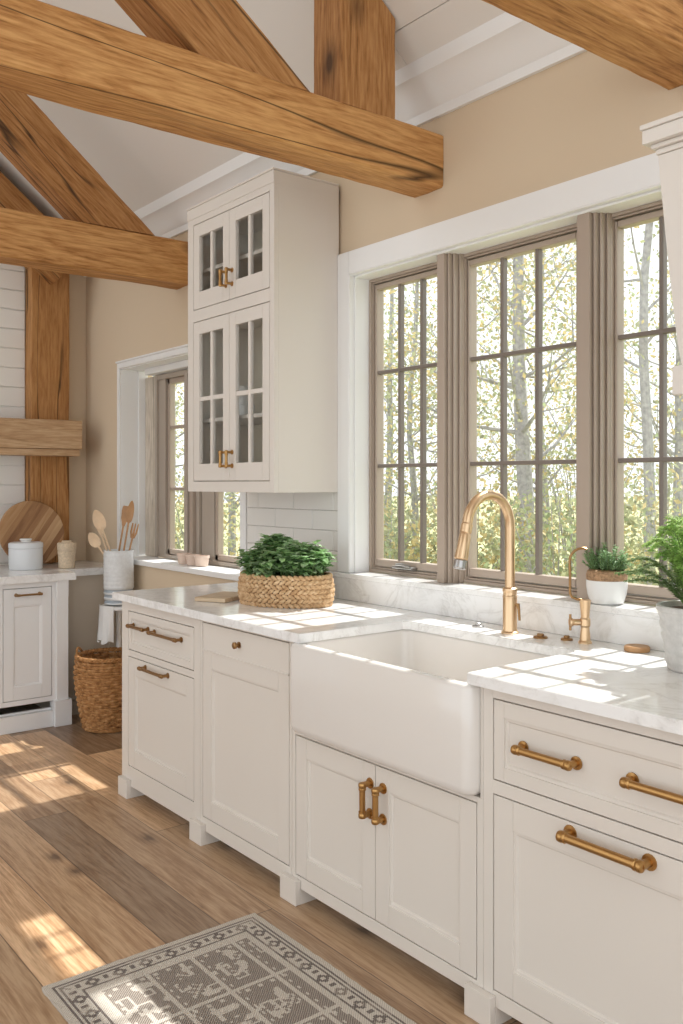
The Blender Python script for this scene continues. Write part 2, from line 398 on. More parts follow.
# far wall with gable top
w = MB(); w.poly_prism([(YL, 0), (W, 0), (W, Z0), (RY, RZ), (YL, Z0)], XB - 0.2, XB, 'x')
struct(w.build('wall_back', M['wallp'], smooth=False))
w = MB()
z = 0.02; i = 0
while z < 4.8:
    bw = 0.125
    ylim = 2.005
    # stop under the sloping ceiling
    ymx = min(ylim, W - (z + bw - Z0) / K if z + bw > Z0 else ylim); ymn = max(YL + 0.02, -1.2)
    if ymx > ymn + 0.1: w.box(XB, XB + 0.018, ymn, ymx - 0.002, z + 0.003, z + bw - 0.003, 0.003, 1)
    z += bw
w.box(XB, XB + 0.006, -1.2, 2.005, 0.02, 3.0)
struct(w.build('trim_1', M['shiplap']))

# ceiling boards, right slope (over the windows) and left slope
def slope_T(side):
    n = math.hypot(1, K)
    if side > 0: return lambda x, u, h: (x, W - u / n - h * K / n * 0 + (-h) * (K / n), Z0 + u * K / n + h / n * 1.0 - 0) if False else (x, W + 0.10 - u / n + h * K / n, Z0 - 0.08 + u * K / n + h / n)
    return lambda x, u, h: (x, YL - 0.10 + u / n - h * K / n, Z0 - 0.08 + u * K / n + h / n)
for side, nm in ((1, 'ceiling'), (-1, 'ceiling_left')):
    Lr = (W - RY + 0.10) * math.hypot(1, K)
    c = MB(slope_T(side)); u = 0.0; bw = 0.132
    while u < Lr:
        c.box(-2.52 if side > 0 else -2.8, 1.3, u + 0.0011, min(u + bw, Lr) - 0.0011, 0.0, 0.03, 0.002, 1); u += bw
    c.box(-2.52 if side > 0 else -2.8, 1.3, 0, Lr, 0.012, 0.08)
    if side > 0: c.box(XB - 0.2, -2.521, 0, Lr, 0.0, 0.08)
    else: c.box(XB - 0.2, -5.7, 0, Lr, 0.0, 0.08); c.box(-5.7, -2.8, 0, 0.35, 0.0, 0.08); c.box(-5.7, -2.8, Lr - 0.35, Lr, 0.0, 0.08)   # unseen opening, added to let in sky light and brighten the far bay
    struct(c.build(nm, M['ceil'], smooth=False))

# crown moulding along the window wall
c = MB()
prof = [(W, 2.80), (W - 0.016, 2.80), (W - 0.018, 2.835), (W - 0.030, 2.845), (W - 0.045, 2.875), (W - 0.085, 2.925), (W - 0.105, 2.935), (W - 0.112, 2.975), (W - 0.112, 2.999), (W, 2.91)]
c.poly_prism(prof, XB, 1.3, 'x'); struct(c.build('trim_2', M['trim'], angle=25))
# baseboard under the far window
c = MB(); c.box(-5.25, -3.86, W - 0.016, W, 0, 0.13, 0.004); struct(c.build('baseboard_right', M['trim']))

# ------------------------------------------------------------------ main window
GY = 2.532
def win(name, loc): return struct(empty(name, loc))
w1 = win('window_1', (-2.085, 2.5, 1.025))
# casing boards
c = MB(); t = 0.022
c.box(O1[0] - 0.078, O1[0], W - t, W, O1[2], O1[3] + 0.098, 0.003); c.box(O1[1], O1[1] + 0.087, W - t, W, O1[2], O1[3] + 0.098, 0.003)
c.box(O1[0], O1[1], W - t, W, O1[3], O1[3] + 0.098, 0.003)
c.build('casing', M['trim'], w1)
# painted jamb lining and head, stepped
c = MB()
c.box(O1[0], O1[0] + 0.004, W - 0.02, 2.505, O1[2], O1[3]); c.box(O1[1] - 0.004, O1[1], W - 0.02, 2.505, O1[2], O1[3])
c.box(O1[0], O1[1], W - 0.02, 2.505, O1[3] - 0.004, O1[3])
c.box(O1[0] + 0.004, O1[0] + 0.012, W + 0.005, 2.505, O1[2], O1[3] - 0.004, 0.002); c.box(O1[0] + 0.004, O1[1] - 0.004, W + 0.005, 2.505, O1[3] - 0.013, O1[3] - 0.004, 0.002)
c.box(O1[1] - 0.012, O1[1] - 0.004, W + 0.005, 2.505, O1[2], O1[3] - 0.004, 0.002)
c.build('jamb_lining', M['trim'], w1)
ZB, ZT = 1.025, 2.282
units = [(-2.973, -2.505, -2.936, -2.532, [-2.801, -2.667]), (-2.425, -1.842, -2.393, -1.900, [-2.237, -2.073]), (-1.772, -1.197, -1.737, -1.258, [-1.583, -1.430])]
hb = [1.480, 1.880]
for (x0, x1, g0, g1, mx) in units:
    fr = MB()
    # outer frame, stepped
    def ringbox(a0, a1, b0, b1, i0, i1, j0, j1, y0, y1, bev=0.003):
        fr.box(a0, i0, y0, y1, b0, b1, bev); fr.box(i1, a1, y0, y1, b0, b1, bev); fr.box(i0, i1, y0, y1, j1, b1, bev); fr.box(i0, i1, y0, y1, b0, j0, bev)
    ringbox(x0, x1, ZB, ZT, x0 + 0.014, x1 - 0.014, ZB + 0.014, ZT - 0.012, 2.500, 2.57)
    ringbox(x0 + 0.014, x1 - 0.014, ZB + 0.014, ZT - 0.012, x0 + 0.020, x1 - 0.024, ZB + 0.022, ZT - 0.020, 2.508, 2.57)
    fo = fr.build('window_frame', M['frame'], w1)
    fr = MB()
    ringbox(x0 + 0.0240, x1 - 0.028, ZB + 0.026, ZT - 0.024, g0, g1, 1.082, 2.236, 2.513, 2.555, 0.005)
    sh = fr.build('sash', M['frame'], fo)
    fr = MB()
    for x in mx: fr.box(x - 0.008, x + 0.008, 2.520, 2.546, 1.08, 2.238, 0.004)
    for zz in hb: fr.box(g0 - 0.002, g1 + 0.002, 2.5185, 2.5455, zz - 0.008, zz + 0.008, 0.004)
    fr.build('muntin', M['muntin'], fo)
    fr = MB(); fr.box(g0 - 0.004, g1 + 0.004, GY - 0.002, GY + 0.002, 1.078, 2.24); fr.build('pane', M['glass'], fo)
for (a, b) in ((-2.484, -2.446), (-1.832, -1.784)):
    m_ = MB(); zt = 2.298
    m_.box(a, b, 2.430, 2.495, ZB, zt, 0.003)
    for (da, db, yy) in ((0.0035, 0.0125, 2.446), (0.016, 0.0235, 2.462), (0.0265, 0.034, 2.484)):
        m_.box(b + da, b + db, yy, 2.50, ZB, zt - 0.004, 0.002); m_.box(a - db, a - da, yy, 2.50, ZB, zt - 0.004, 0.002)
    m_.box(a - 0.036, b + 0.036, 2.493, 2.56, ZB, zt - 0.006, 0.002)
    m_.build('mullion_post', M['frame'], w1)
# casement crank on the left sash
cr = MB(); cr.box(-2.80, -2.68, 2.478, 2.512, 1.053, 1.064, 0.004); cr.tube([(-2.78, 2.486, 1.068), (-2.74, 2.480, 1.072), (-2.69, 2.480, 1.066)], 0.006, 8)
cr.build('crank_handle', M['steel'], w1)

# ------------------------------------------------------------------ far window
w2 = win('window_2', (-4.6, 2.6, 0.94))
c = MB(); t = 0.014
c.box(O2[0] - 0.026, O2[0], W - t, W, O2[2] - 0.0, O2[3] + 0.034, 0.003); c.box(O2[1], O2[1] + 0.055, W - t, W, O2[2], O2[3] + 0.034, 0.003); c.box(O2[0], O2[1], W - t, W, O2[3], O2[3] + 0.034, 0.003)
c.box(O2[0] - 0.032, O2[1] + 0.05, W - 0.022, W, O2[3] + 0.034, O2[3] + 0.046, 0.003)
c.build('casing', M['trim'], w2)
c = MB()
c.box(O2[0], O2[0] + 0.006, W, 2.60, O2[2], O2[3]); c.box(O2[1] - 0.006, O2[1], W, 2.60, O2[2], O2[3]); c.box(O2[0], O2[1], W, 2.60, O2[3] - 0.006, O2[3])
c.box(O2[0] + 0.006, O2[0] + 0.018, W + 0.115, 2.60, O2[2], O2[3] - 0.006, 0.003)
c.box(O2[0] + 0.13, O2[1] - 0.006, W + 0.10, 2.60, O2[3] - 0.045, O2[3] - 0.006, 0.003)
c.build('jamb_lining', M['trim'], w2)
c = MB(); c.box(O2[0] - 0.0, O2[1] + 0.03, W - 0.024, 2.60, O2[2] - 0.028, O2[2] + 0.004, 0.006); c.build('sill', M['trim'], w2)
c = MB(); c.box(-5.275, -5.115, 2.575, 2.62, 0.945, O2[3] - 0.05, 0.004); c.build('weathered_board', M['weathered'], w2)
c = MB(); z0, z1 = 0.948, 2.075
c.box(-5.112, -5.085, 2.560, 2.63, z0, z1, 0.003); c.box(-5.085, -5.00, 2.575, 2.63, z0, z1, 0.003); c.box(-5.112, -3.885, 2.565, 2.63, z1 - 0.03, z1, 0.003)
c.box(-5.0, -3.885, 2.575, 2.63, z0, z0 + 0.022, 0.003); c.box(-3.925, -3.885, 2.565, 2.63, z0, z1, 0.003)
c.build('window_frame', M['framelight'], w2)
def far_unit(x0, x1, hbars):
    c = MB(); s_ = 0.03
    c.box(x0, x0 + s_, 2.588, 2.625, z0 + 0.024, z1 - 0.03, 0.003); c.box(x1 - s_, x1, 2.588, 2.625, z0 + 0.024, z1 - 0.03, 0.003)
    c.box(x0, x1, 2.588, 2.625, z0 + 0.024, z0 + 0.056, 0.003); c.box(x0, x1, 2.588, 2.625, z1 - 0.062, z1 - 0.03, 0.003)
    for h in hbars: c.box(x0 + s_, x1 - s_, 2.592, 2.62, h - 0.010, h + 0.010, 0.003)
    s = c.build('sash', M['frame'], w2)
    c = MB(); c.box(x0 + s_ - 0.003, x1 - s_ + 0.003, 2.604, 2.608, z0 + 0.05, z1 - 0.06); c.build('pane', M['glass'], s)
far_unit(-4.995, -4.74, [1.747, 1.371]); far_unit(-4.42, -3.93, [1.747, 1.371])
c = MB()
for k, (a, b, y) in enumerate([(-4.735, -4.705, 2.56), (-4.70, -4.66, 2.54), (-4.655, -4.615, 2.55), (-4.61, -4.575, 2.57), (-4.57, -4.43, 2.585)]):
    c.box(a, b, y, 2.63, z0, z1 - 0.03, 0.004, mi=1 if k in (0, 2) else 0)
c.build('mullion_post', [M['framelight'], M['frame']], w2)

# ------------------------------------------------------------------ wall tile between far window casing and main window casing
tl = MB(); th = 0.088; tw = 0.30; z = 0.846; r = 0
XT0, XT1 = -3.808, -3.076
tl.box(XT0, XT1, W - 0.004, W, 0.91, 1.40, mi=1)
while z < 1.40:
    x = XT0 - (0.15 if r % 2 else 0.0) - 0.05
    while x < XT1:
        a, b = max(x + 0.0012, XT0), min(x + tw - 0.0012, XT1)
        if b - a > 0.012: tl.box(a, b, W - 0.010, W - 0.002, max(z + 0.0012, 0.912), min(z + th - 0.0012, 1.40), 0.002, 1, mi=0)
        x += tw
    z += th; r += 1
struct(tl.build('trim_3', [M['tile'], M['grout']]))

# ------------------------------------------------------------------ timbers
def timber(name, p0, p1, w_, h_, mat, label, cat='beam', up=(0, 0, 1), seed=0, rough=0.006, group=None, zmin=None, topslope=False):
    p0, p1 = Vector(p0), Vector(p1); L = (p1 - p0).length; ex = (p1 - p0).normalized()
    upv = Vector(up); ey = upv.cross(ex).normalized(); ez = ex.cross(ey).normalized()
    n = max(6, int(L / 0.07)); rings = []
    sec = []
    ch = 0.007; m_ = 4
    hw, hh = w_ / 2, h_ / 2
    corners = [(-hw, -hh), (hw, -hh), (hw, hh), (-hw, hh)]
    for i in range(4):
        a = Vector(corners[i]); b = Vector(corners[(i + 1) % 4]); d = (b - a); l = d.length; d.normalize()
        for k in range(m_ + 1): sec.append(a + d * (ch + (l - 2 * ch) * k / m_))
    for i in range(n + 1):
        x = L * i / n; ring = []
        for q in sec:
            nv = noise.noise(Vector((x * 2.2 + seed * 13.1, q.x * 9, q.y * 9))) * rough + noise.noise(Vector((x * 9 + seed * 5.7, q.x * 22, q.y * 22))) * rough * 0.5
            s_ = 1 + nv / max(0.05, q.length)
            pt = Vector((x, q.x * s_, q.y * s_))
            if zmin is not None:
                wz = (p0 + ex * pt.x + ey * pt.y + ez * pt.z).z
                if wz < zmin: pt.x += (zmin - wz) / ex.z
            ring.append(tuple(pt))
        rings.append(ring)
    b = MB(); b.loft(rings)
    mw = Matrix((ex, ey, ez)).transposed().to_4x4(); mw.translation = p0
    o = b.build(name, mat, mw=mw, angle=28)
    if topslope:
        for v in o.data.vertices:
            if v.co.x > L - 0.05:
                y = p0.y + (ey * v.co.y + ez * v.co.z).y; v.co.x = Z0 - 0.08 + K * (W + 0.10 - y) - 0.012 - p0.z
    tag(o, label, cat, group); return o
BY0 = -3.4
timber('ceiling_beam', (-2.52, BY0, 2.627), (-2.52, W - 0.002, 2.627), 0.165, 0.20, M['beam'], 'long honey oak tie beam across the top left, ending on the wall above the window', seed=1)
timber('ceiling_beam', (-4.48, BY0, 2.615), (-4.48, W - 0.002, 2.615), 0.165, 0.235, M['beam'], 'oak tie beam further back, running in behind the glazed wall cabinet', seed=2)
timber('ceiling_beam', (-1.415, BY0, 2.672), (-1.415, W - 0.002, 2.672), 0.17, 0.20, M['beam'], 'oak tie beam in the top right corner over the tall white hood', seed=3)
sl = 0.74; a = math.atan(sl); tk = 0.25
def rafter(X, y_up, z_up, slope, ybot, label, mat, seed, ytop=-0.55, w_=0.16, tk=0.25, zmin=None):
    a = math.atan(slope); off = tk / 2
    f_ = lambda y: (X, y - math.sin(a) * off, z_up + slope * (y_up - y) - math.cos(a) * off)
    timber('rafter', f_(ybot), f_(ytop), w_, tk, mat, label, 'rafter', up=(0, math.sin(a), math.cos(a)), seed=seed, zmin=zmin)
rafter(-2.52, 1.742, 2.769, 0.735, 1.86, 'broad sloping oak rafter rising behind the nearest tie beam at top left', M['beamdark'], 4, zmin=2.724)
rafter(-4.48, 2.188, 2.748, 0.845, 2.27, 'broad sloping oak rafter rising from the back tie beam at far left', M['beamdark'], 5, zmin=2.733)
rafter(-5.72, 2.02, 3.13, 0.80, 2.30, 'dark oak rafter under the ceiling against the far gable wall', M['beamdark'], 6, ytop=-0.4, w_=0.2, tk=0.28)
timber('timber_post', (-2.52, 2.05, 2.722), (-2.52, 2.05, 3.10), 0.165, 0.25, M['beamdark'], 'short square oak post standing on the nearest tie beam up to the ceiling', 'post', up=(0, 1, 0), seed=7, topslope=True)
timber('timber_post', (XB + 0.062, 2.135, 0.89), (XB + 0.062, 2.135, 3.04), 0.105, 0.255, M['beamdark'], 'tall oak post on the far wall behind the mantel shelf', 'post', up=(0, 1, 0), seed=8)
# mantel
mt = empty('mantel_shelf', (XB + 0.2, 1.6, 1.58), 'thick pale oak mantel shelf crossing the tall post on the far wall', 'mantel shelf')
def mantel_piece(nm, x1, z0_, z1_, y1, seed):
    n = 40; rings = []
    for i in range(n + 1):
        y = -0.6 + (y1 + 0.6) * i / n
        j = lambda q: 0.004 * noise.noise(Vector((y * 3, q, seed)))
        rings.append([(XB + 0.12, y, z0_), (x1 + j(1), y, z0_ + j(2)), (x1 + 0.0 + j(1), y, z0_ + 0.004), (x1 + j(3), y, z1_ - 0.006), (x1 - 0.008, y, z1_ + j(4)), (XB + 0.12, y, z1_)])
    b = MB(lambda x, y, z: (y + 0.0, x, z)) if False else MB(); b.loft(rings)
    return b
b = mantel_piece('beam', XB + 0.29, 1.625, 1.805, 2.275, 1.0); b.T = None
o = b.build('shelf_beam', M['mantelw'], mt); 
b = mantel_piece('lower', XB + 0.275, 1.580, 1.6245, 2.265, 4.0); b.build('lower_board', M['mantelw'], mt)

# ------------------------------------------------------------------ cabinetry helpers
F = 1.755
def TY(front):  # local (u, d, z): d outward (towards the room) from a face looking along -Y
    return lambda u, d, z: (u, front - d, z)
def TX(front):  # face looking along +X
    return lambda u, d, z: (front + d, u, z)
def shaker(T, u0, u1, z0, z1, rail=0.062, th=0.02, top_rail=None, bot_rail=None, mats=None):
    """inset shaker leaf; front face flush at d=0"""
    b = MB(T); tr = top_rail or rail; br = bot_rail or rail; e = 0.0018
    b.box(u0, u0 + rail, -th, 0, z0, z1, e); b.box(u1 - rail, u1, -th, 0, z0, z1, e)
    b.box(u0 + rail, u1 - rail, -th, 0, z1 - tr, z1, e); b.box(u0 + rail, u1 - rail, -th, 0, z0, z0 + br, e)
    i0, i1, j0, j1 = u0 + rail, u1 - rail, z0 + br, z1 - tr
    b.box(i0, i1, -th, -0.010, j0, j1)
    # ogee bead round the recess
    def ring(g, d): return [(i0 + g, d, j0 + g), (i1 - g, d, j0 + g), (i1 - g, d, j1 - g), (i0 + g, d, j1 - g)]
    b.loft([ring(-0.001, -0.001), ring(0.0, -0.0045), ring(0.007, -0.005), ring(0.009, -0.0068), ring(0.0105, -0.0098), ring(0.012, -0.0102)], caps=False)
    return b
def pull(T, u0, u1, z, r=0.0075, stand=0.034, vert=False, mat=None, d0=0.0):
    """bar pull with posts, collars and flared ends"""
    b = MB()
    def P(u, d, v): return T(v, d0 + d, u) if vert else T(u, d0 + d, v)
    L = u1 - u0; n = 1
    for s_, u in ((1, u0 + 0.008), (-1, u1 - 0.008)):
        b.tube([P(u, 0, z), P(u, 0.003, z), P(u, 0.004, z), P(u, stand, z)], [r * 1.75, r * 1.7, r * 0.95, r * 0.95], 14)
    us = [0, 0.002, 0.006, 0.012, 0.016, 0.018, 0.022, 0.024, 0.030]
    rs = [0.75, 1.15, 1.3, 1.3, 1.12, 1.25, 1.25, 0.98, 0.98]
    pts = [P(u0 + u, stand, z) for u in us] + [P(u1 - u, stand, z) for u in reversed(us)]
    b.tube(pts, [r * k for k in rs] + [r * k for k in reversed(rs)], 14)
    return b
def face_frame(T, u0, u1, z0, z1, openings, th=0.022):
    """flat face frame: everything between the outline and the openings (listed as columns of rows)"""
    b = MB(T); e = 0.0012
    zs = sorted(openings, key=lambda o: o[2])
    L = min(o[0] for o in openings); R = max(o[1] for o in openings)
    b.box(u0, L, -th, 0, z0, z1, e); b.box(R, u1, -th, 0, z0, z1, e)
    cur = z0
    for o in zs:
        b.box(L, R, -th, 0, cur, o[2], e); cur = o[3]
    if z1 - cur > 0.001: b.box(L, R, -th, 0, cur, z1, e)
    return b
G = 0.0032  # gap round inset doors
CT = 0.879  # underside of worktop

# ------------------------------------------------------------------ left drawer cabinet
D_back = W - 0.014
def carcass(x0, x1, z0=0.066, z1=CT, yb=D_back):
    b = MB(); b.box(x0 + 0.001, x1 - 0.001, F + 0.0225, yb, z0, z1); return b
def toe(x0, x1): 
    b = MB(); b.box(x0, x1, F + 0.080, F + 0.095, 0.0, 0.0655); return b
def feet(root, xs):
    for x in xs:
        b = MB(); b.box(x - 0.046, x + 0.046, F - 0.022, F - 0.0008, 0.0, 0.082, 0.002); b.box(x - 0.046, x + 0.046, F - 0.0009, F + 0.066, 0.0, 0.0515, 0.002)
        b.build('foot', M['paint'], root)
T = TY(F)
def cab(name, x0, x1, label): return empty(name, ((x0 + x1) / 2, F + 0.3, 0), label, 'cabinet')
c1 = cab('base_cabinet', -3.82, -3.115, 'white base cabinet at the far end of the run, two-pull drawer over a door')
carcass(-3.82, -3.115).build('body', M['carcass'], c1); toe(-3.80, -3.116).build('plinth', M['paint'], c1)
face_frame(T, -3.822, -3.116, 0.052, CT, [(-3.766, -3.163, 0.14, 0.632), (-3.766, -3.163, 0.66, 0.835)]).build('face_frame', M['paint'], c1)
dr = shaker(T, -3.766 + G, -3.163 - G, 0.66 + G, 0.835 - G, rail=0.030).build('drawer', M['paint'], c1)
pull(T, -3.735, -3.575, 0.772, 0.007, 0.028, d0=-0.008).build('handle', M['brassdark'], dr); pull(T, -3.53, -3.275, 0.768, 0.007, 0.028, d0=-0.008).build('handle', M['brassdark'], dr)
dd = shaker(T, -3.766 + G, -3.163 - G, 0.14 + G, 0.632 - G, rail=0.062, top_rail=0.075, bot_rail=0.075).build('door', M['paint'], c1)
pull(T, -3.60, -3.375, 0.606, 0.007, 0.03).build('handle', M['brassdark'], dd)
feet(c1, [-3.779, -3.117])
# end panel on the left side of the run
b = MB(TX(-3.82)); b = MB(); b.box(-3.834, -3.8225, F + 0.001, D_back, 0.066, CT, 0.003); b.build('end_panel', M['paint'], c1)

c2 = cab('dishwasher_cabinet', -3.115, -2.49, 'white panelled front with one small round brass knob, between the drawer cabinet and the sink')
carcass(-3.115, -2.49).build('body', M['carcass'], c2); toe(-3.114, -2.491).build('plinth', M['paint'], c2)
face_frame(T, -3.114, -2.491, 0.052, CT, [(-3.096, -2.505, 0.105, 0.866)]).build('face_frame', M['paint'], c2)
b = shaker(T, -3.096 + G, -2.505 - G, 0.105 + G, 0.752, rail=0.064, top_rail=0.060, bot_rail=0.07); dd = b.build('door', M['paint'], c2)
b = MB(T); b.box(-3.096 + G, -2.505 - G, -0.02, 0.0, 0.7555, 0.866 - G, 0.002); b.box(-3.096 + G, -2.505 - G, -0.004, 0.004, 0.7525, 0.7595, 0.002)
dtop = b.build('top_panel', M['paint'], c2)
b = MB(); b.tube([T(-2.826, 0.0, 0.812), T(-2.826, 0.003, 0.812), T(-2.826, 0.0035, 0.812), T(-2.826, 0.012, 0.812), T(-2.826, 0.016, 0.812), T(-2.826, 0.024, 0.812), T(-2.826, 0.027, 0.812)], [0.012, 0.012, 0.005, 0.005, 0.0125, 0.0125, 0.008], 18)
b.build('knob', M['brassdark'], dtop)
feet(c2, [-2.485])

c3 = cab('sink_cabinet', -2.49, -1.62, 'white sink base cabinet with two doors and upright brass pulls under the apron sink')
b = MB(); b.box(-2.489, -1.621, F + 0.0225, D_back, 0.066, 0.574); b.build('body', M['carcass'], c3); toe(-2.489, -1.621).build('plinth', M['paint'], c3)
b = face_frame(T, -2.489, -1.6204, 0.052, 0.578, [(-2.470, -1.643, 0.092, 0.563)])
b.box(-2.489, -2.462, -0.022, 0, 0.578, CT, 0.0012); b.box(-1.6315, -1.6204, -0.022, 0, 0.578, CT, 0.0012)
b.build('face_frame', M['paint'], c3)
for (u0, u1, hx) in ((-2.470 + G, -2.0565 - 0.0012, -2.080), (-2.0565 + 0.0012, -1.643 - G, -2.020)):
    dd = shaker(T, u0, u1, 0.092 + G, 0.563 - G, rail=0.060, top_rail=0.066, bot_rail=0.066).build('door', M['paint'], c3)
    pull(T, 0.400, 0.508, hx, 0.0095, 0.031, vert=True).build('handle', M['brass'], dd)

c4 = cab('base_cabinet', -1.62, -0.83, 'nearest white base cabinet at right, a wide two-pull drawer over one wide door')
carcass(-1.62, -0.83).build('body', M['carcass'], c4); toe(-1.619, -0.831).build('plinth', M['paint'], c4)
face_frame(T, -1.6198, -0.83, 0.052, CT, [(-1.587, -0.863, 0.093, 0.603), (-1.587, -0.863, 0.638, 0.850)]).build('face_frame', M['paint'], c4)
dr = shaker(T, -1.587 + G, -0.863 - G, 0.638 + G, 0.850 - G, rail=0.034, top_rail=0.042, bot_rail=0.036).build('drawer', M['paint'], c4)
pull(T, -1.500, -1.322, 0.742, 0.0095, 0.032, d0=-0.008).build('handle', M['brass'], dr); pull(T, -1.186, -0.992, 0.742, 0.0095, 0.032, d0=-0.008).build('handle', M['brass'], dr)
dd = shaker(T, -1.587 + G, -0.863 - G, 0.093 + G, 0.603 - G, rail=0.064, top_rail=0.076, bot_rail=0.07).build('door', M['paint'], c4)
pull(T, -1.350, -1.122, 0.575, 0.0108, 0.036).build('handle', M['brass'], dd)
b = MB(); b.box(-0.8295, -0.818, F + 0.001, D_back, 0.066, CT, 0.003); b.build('end_panel', M['paint'], c4)
feet(c4, [-1.623, -0.89])

# ------------------------------------------------------------------ worktop with sink cut-out
CX0, CX1, CY0, CY1 = -3.868, -0.80, 1.725, 2.398
SX0, SX1, SYB = -2.408, -1.650, 2.205
wt = empty('worktop', ((CX0 + CX1) / 2, 2.06, 0.88), 'white veined stone worktop running under the windows around the sink', 'worktop')
b = MB()
b.poly_prism([(CX0, CY0), (SX0, CY0), (SX0, SYB - 0.02), (SX0 + 0.02, SYB), (SX1 - 0.02, SYB), (SX1, SYB - 0.02), (SX1, CY0), (CX1, CY0), (CX1, CY1), (CX0, CY1)], 0.8795, 0.91, 'z')
bmesh.ops.bevel(b.bm, geom=[e for e in b.bm.edges if abs(e.verts[0].co.z - e.verts[1].co.z) < 1e-6 and e.verts[0].co.z > 0.9], offset=0.003, segments=1, affect='EDGES'); b.bevelled = True
b.build('slab', M['marble'], wt)
b = MB(); b.box(-3.085, CX1, 2.388, W - 0.0225, 0.9105, 1.003, 0.002); b.box(-3.085, CX1, 2.380, 2.505, 1.003, 1.0245, 0.003)
b.build('upstand_ledge', M['marble'], wt)

# ------------------------------------------------------------------ apron sink
sk = MB(); x0, x1, y0, y1 = -2.457, -1.633, 1.712, 2.245
zt, zb = 0.8785, 0.5795
def sq(ins, z, r): return rrect(x0 + ins, x1 - ins, y0 + ins, y1 - ins, r, z, 6)
ix0, ix1, iy0, iy1 = -2.412, -1.654, 1.746, 2.209
def si(ins, z, r): return rrect(ix0 + ins, ix1 - ins, iy0 + ins, iy1 - ins, r, z, 6)
rings = [sq(0.026, zb, 0.03), sq(0.010, zb + 0.005, 0.03), sq(0.003, zb + 0.015, 0.03), sq(0, zb + 0.030, 0.03), sq(0, 0.75, 0.03), sq(0, zt - 0.012, 0.03), sq(0.003, zt - 0.004, 0.03), sq(0.010, zt, 0.03),
         si(-0.008, zt, 0.04), si(-0.002, zt - 0.003, 0.04), si(0, zt - 0.010, 0.04), si(0.008, 0.72, 0.05), si(0.014, 0.70, 0.06), si(0.03, 0.682, 0.07), si(0.06, 0.676, 0.06), si(0.20, 0.672, 0.02)]
sk.loft(rings); 
sink = empty('apron_sink', (-2.036, 1.98, 0.58), 'white glossy fireclay farmhouse sink with a deep apron front', 'sink')
sk.build('basin', M['fireclay'], sink, angle=60)
b = MB(); b.lathe([(0.0001, 0.003), (0.03, 0.003), (0.043, 0.004), (0.045, 0.001)], (-2.03, 1.98, 0.6722), 24, cap0=False, cap1=False); b.build('drain', M['gold'], sink)

# ------------------------------------------------------------------ faucet
fx, fy = -1.993, 2.287
fa = empty('kitchen_faucet', (fx, fy, 0.91), 'tall champagne gold gooseneck faucet behind the white sink', 'faucet')
b = MB(); b.lathe([(0.029, 0), (0.029, 0.004), (0.0245, 0.008), (0.0235, 0.012), (0.0235, 0.115), (0.0225, 0.118)], (fx, fy, 0.9102), 28); b.build('body', M['gold'], fa)
b = MB(); b.lathe([(0.0245, 0.118), (0.0245, 0.122), (0.0225, 0.126), (0.0225, 0.136), (0.0245, 0.140), (0.0245, 0.148), (0.018, 0.152)], (fx, fy, 0.9102), 28); b.build('collar', M['gold'], fa)
R = 0.102; pts = [(fx, fy, 1.06), (fx, fy, 1.16), (fx, fy, 1.26)]
for k in range(1, 15):
    t = PI * k / 14 * 0.955; pts.append((fx, fy - R + R * math.cos(t), 1.265 + R * math.sin(t) * 1.02))
b = MB(); b.tube(pts, 0.0165, 18); b.build('spout', M['gold'], fa)
e = Vector(pts[-1]); d = (Vector(pts[-1]) - Vector(pts[-2])).normalized()
b = MB(); b.tube([e, e + d * 0.004, e + d * 0.03, e + d * 0.034, e + d * 0.038, e + d * 0.075, e + d * 0.115, e + d * 0.118], [0.0165, 0.0185, 0.0185, 0.0165, 0.0185, 0.0195, 0.022, 0.020], 18)
hd = b.build('spray_head', M['gold'], fa)
b = MB(); q = e + d * 0.118; b.tube([q, q + d * 0.004, q + d * 0.026, q + d * 0.030], [0.018, 0.0205, 0.0215, 0.018], 18); b.build('nozzle_ring', M['steel'], hd)
b = MB(); b.tube([(fx + 0.020, fy + 0.004, 1.005), (fx + 0.030, fy + 0.006, 1.006), (fx + 0.033, fy + 0.006, 0.99), (fx + 0.036, fy + 0.006, 0.955)], [0.007, 0.007, 0.0045, 0.004], 10)
b.build('lever', M['brassdark'], fa)

# filter tap
tx, ty = -1.722, 2.325
ft = empty('filter_tap', (tx, ty, 0.91), 'small gold filter tap with a thin looped spout near the worktop pot', 'faucet')
b = MB(); b.lathe([(0.021, 0), (0.021, 0.004), (0.0165, 0.010), (0.015, 0.03), (0.013, 0.05), (0.016, 0.055), (0.016, 0.075), (0.013, 0.08), (0.014, 0.095), (0.017, 0.128), (0.018, 0.134), (0.012, 0.136)], (tx, ty, 0.9102), 24); b.build('body', M['gold'], ft)
rx, ry = 0.62, 0.784   # direction across the view
b = MB(); b.tube([(tx - 0.010, ty - 0.012, 0.975), (tx - 0.022, ty - 0.028, 0.975), (tx - 0.027, ty - 0.034, 0.975), (tx - 0.030, ty - 0.038, 0.975)], [0.010, 0.010, 0.015, 0.014], 16)
hnd = b.build('valve', M['gold'], ft)
b = MB(); b.tube([(tx - 0.0285, ty - 0.036, 0.950), (tx - 0.0285, ty - 0.036, 1.0)], [0.004, 0.004], 10); b.build('cross_handle', M['brassdark'], hnd)
pts = [(tx - 0.004, ty - 0.005, 1.044), (tx - 0.012, ty - 0.020, 1.046), (tx - 0.022, ty - 0.036, 1.053), (tx - 0.025, ty - 0.042, 1.066), (tx - 0.025, ty - 0.042, 1.12), (tx - 0.025, ty - 0.044, 1.165)]
for k in range(1, 9):
    t = PI * k / 8 * 0.62; pts.append((tx - 0.025 + 0.024 * (1 - math.cos(t)), ty - 0.044 + 0.03 * (1 - math.cos(t)), 1.165 + 0.04 * math.sin(t)))
b = MB(); b.tube(pts, 0.0042, 10); b.build('spout', M['brassdark'], ft)

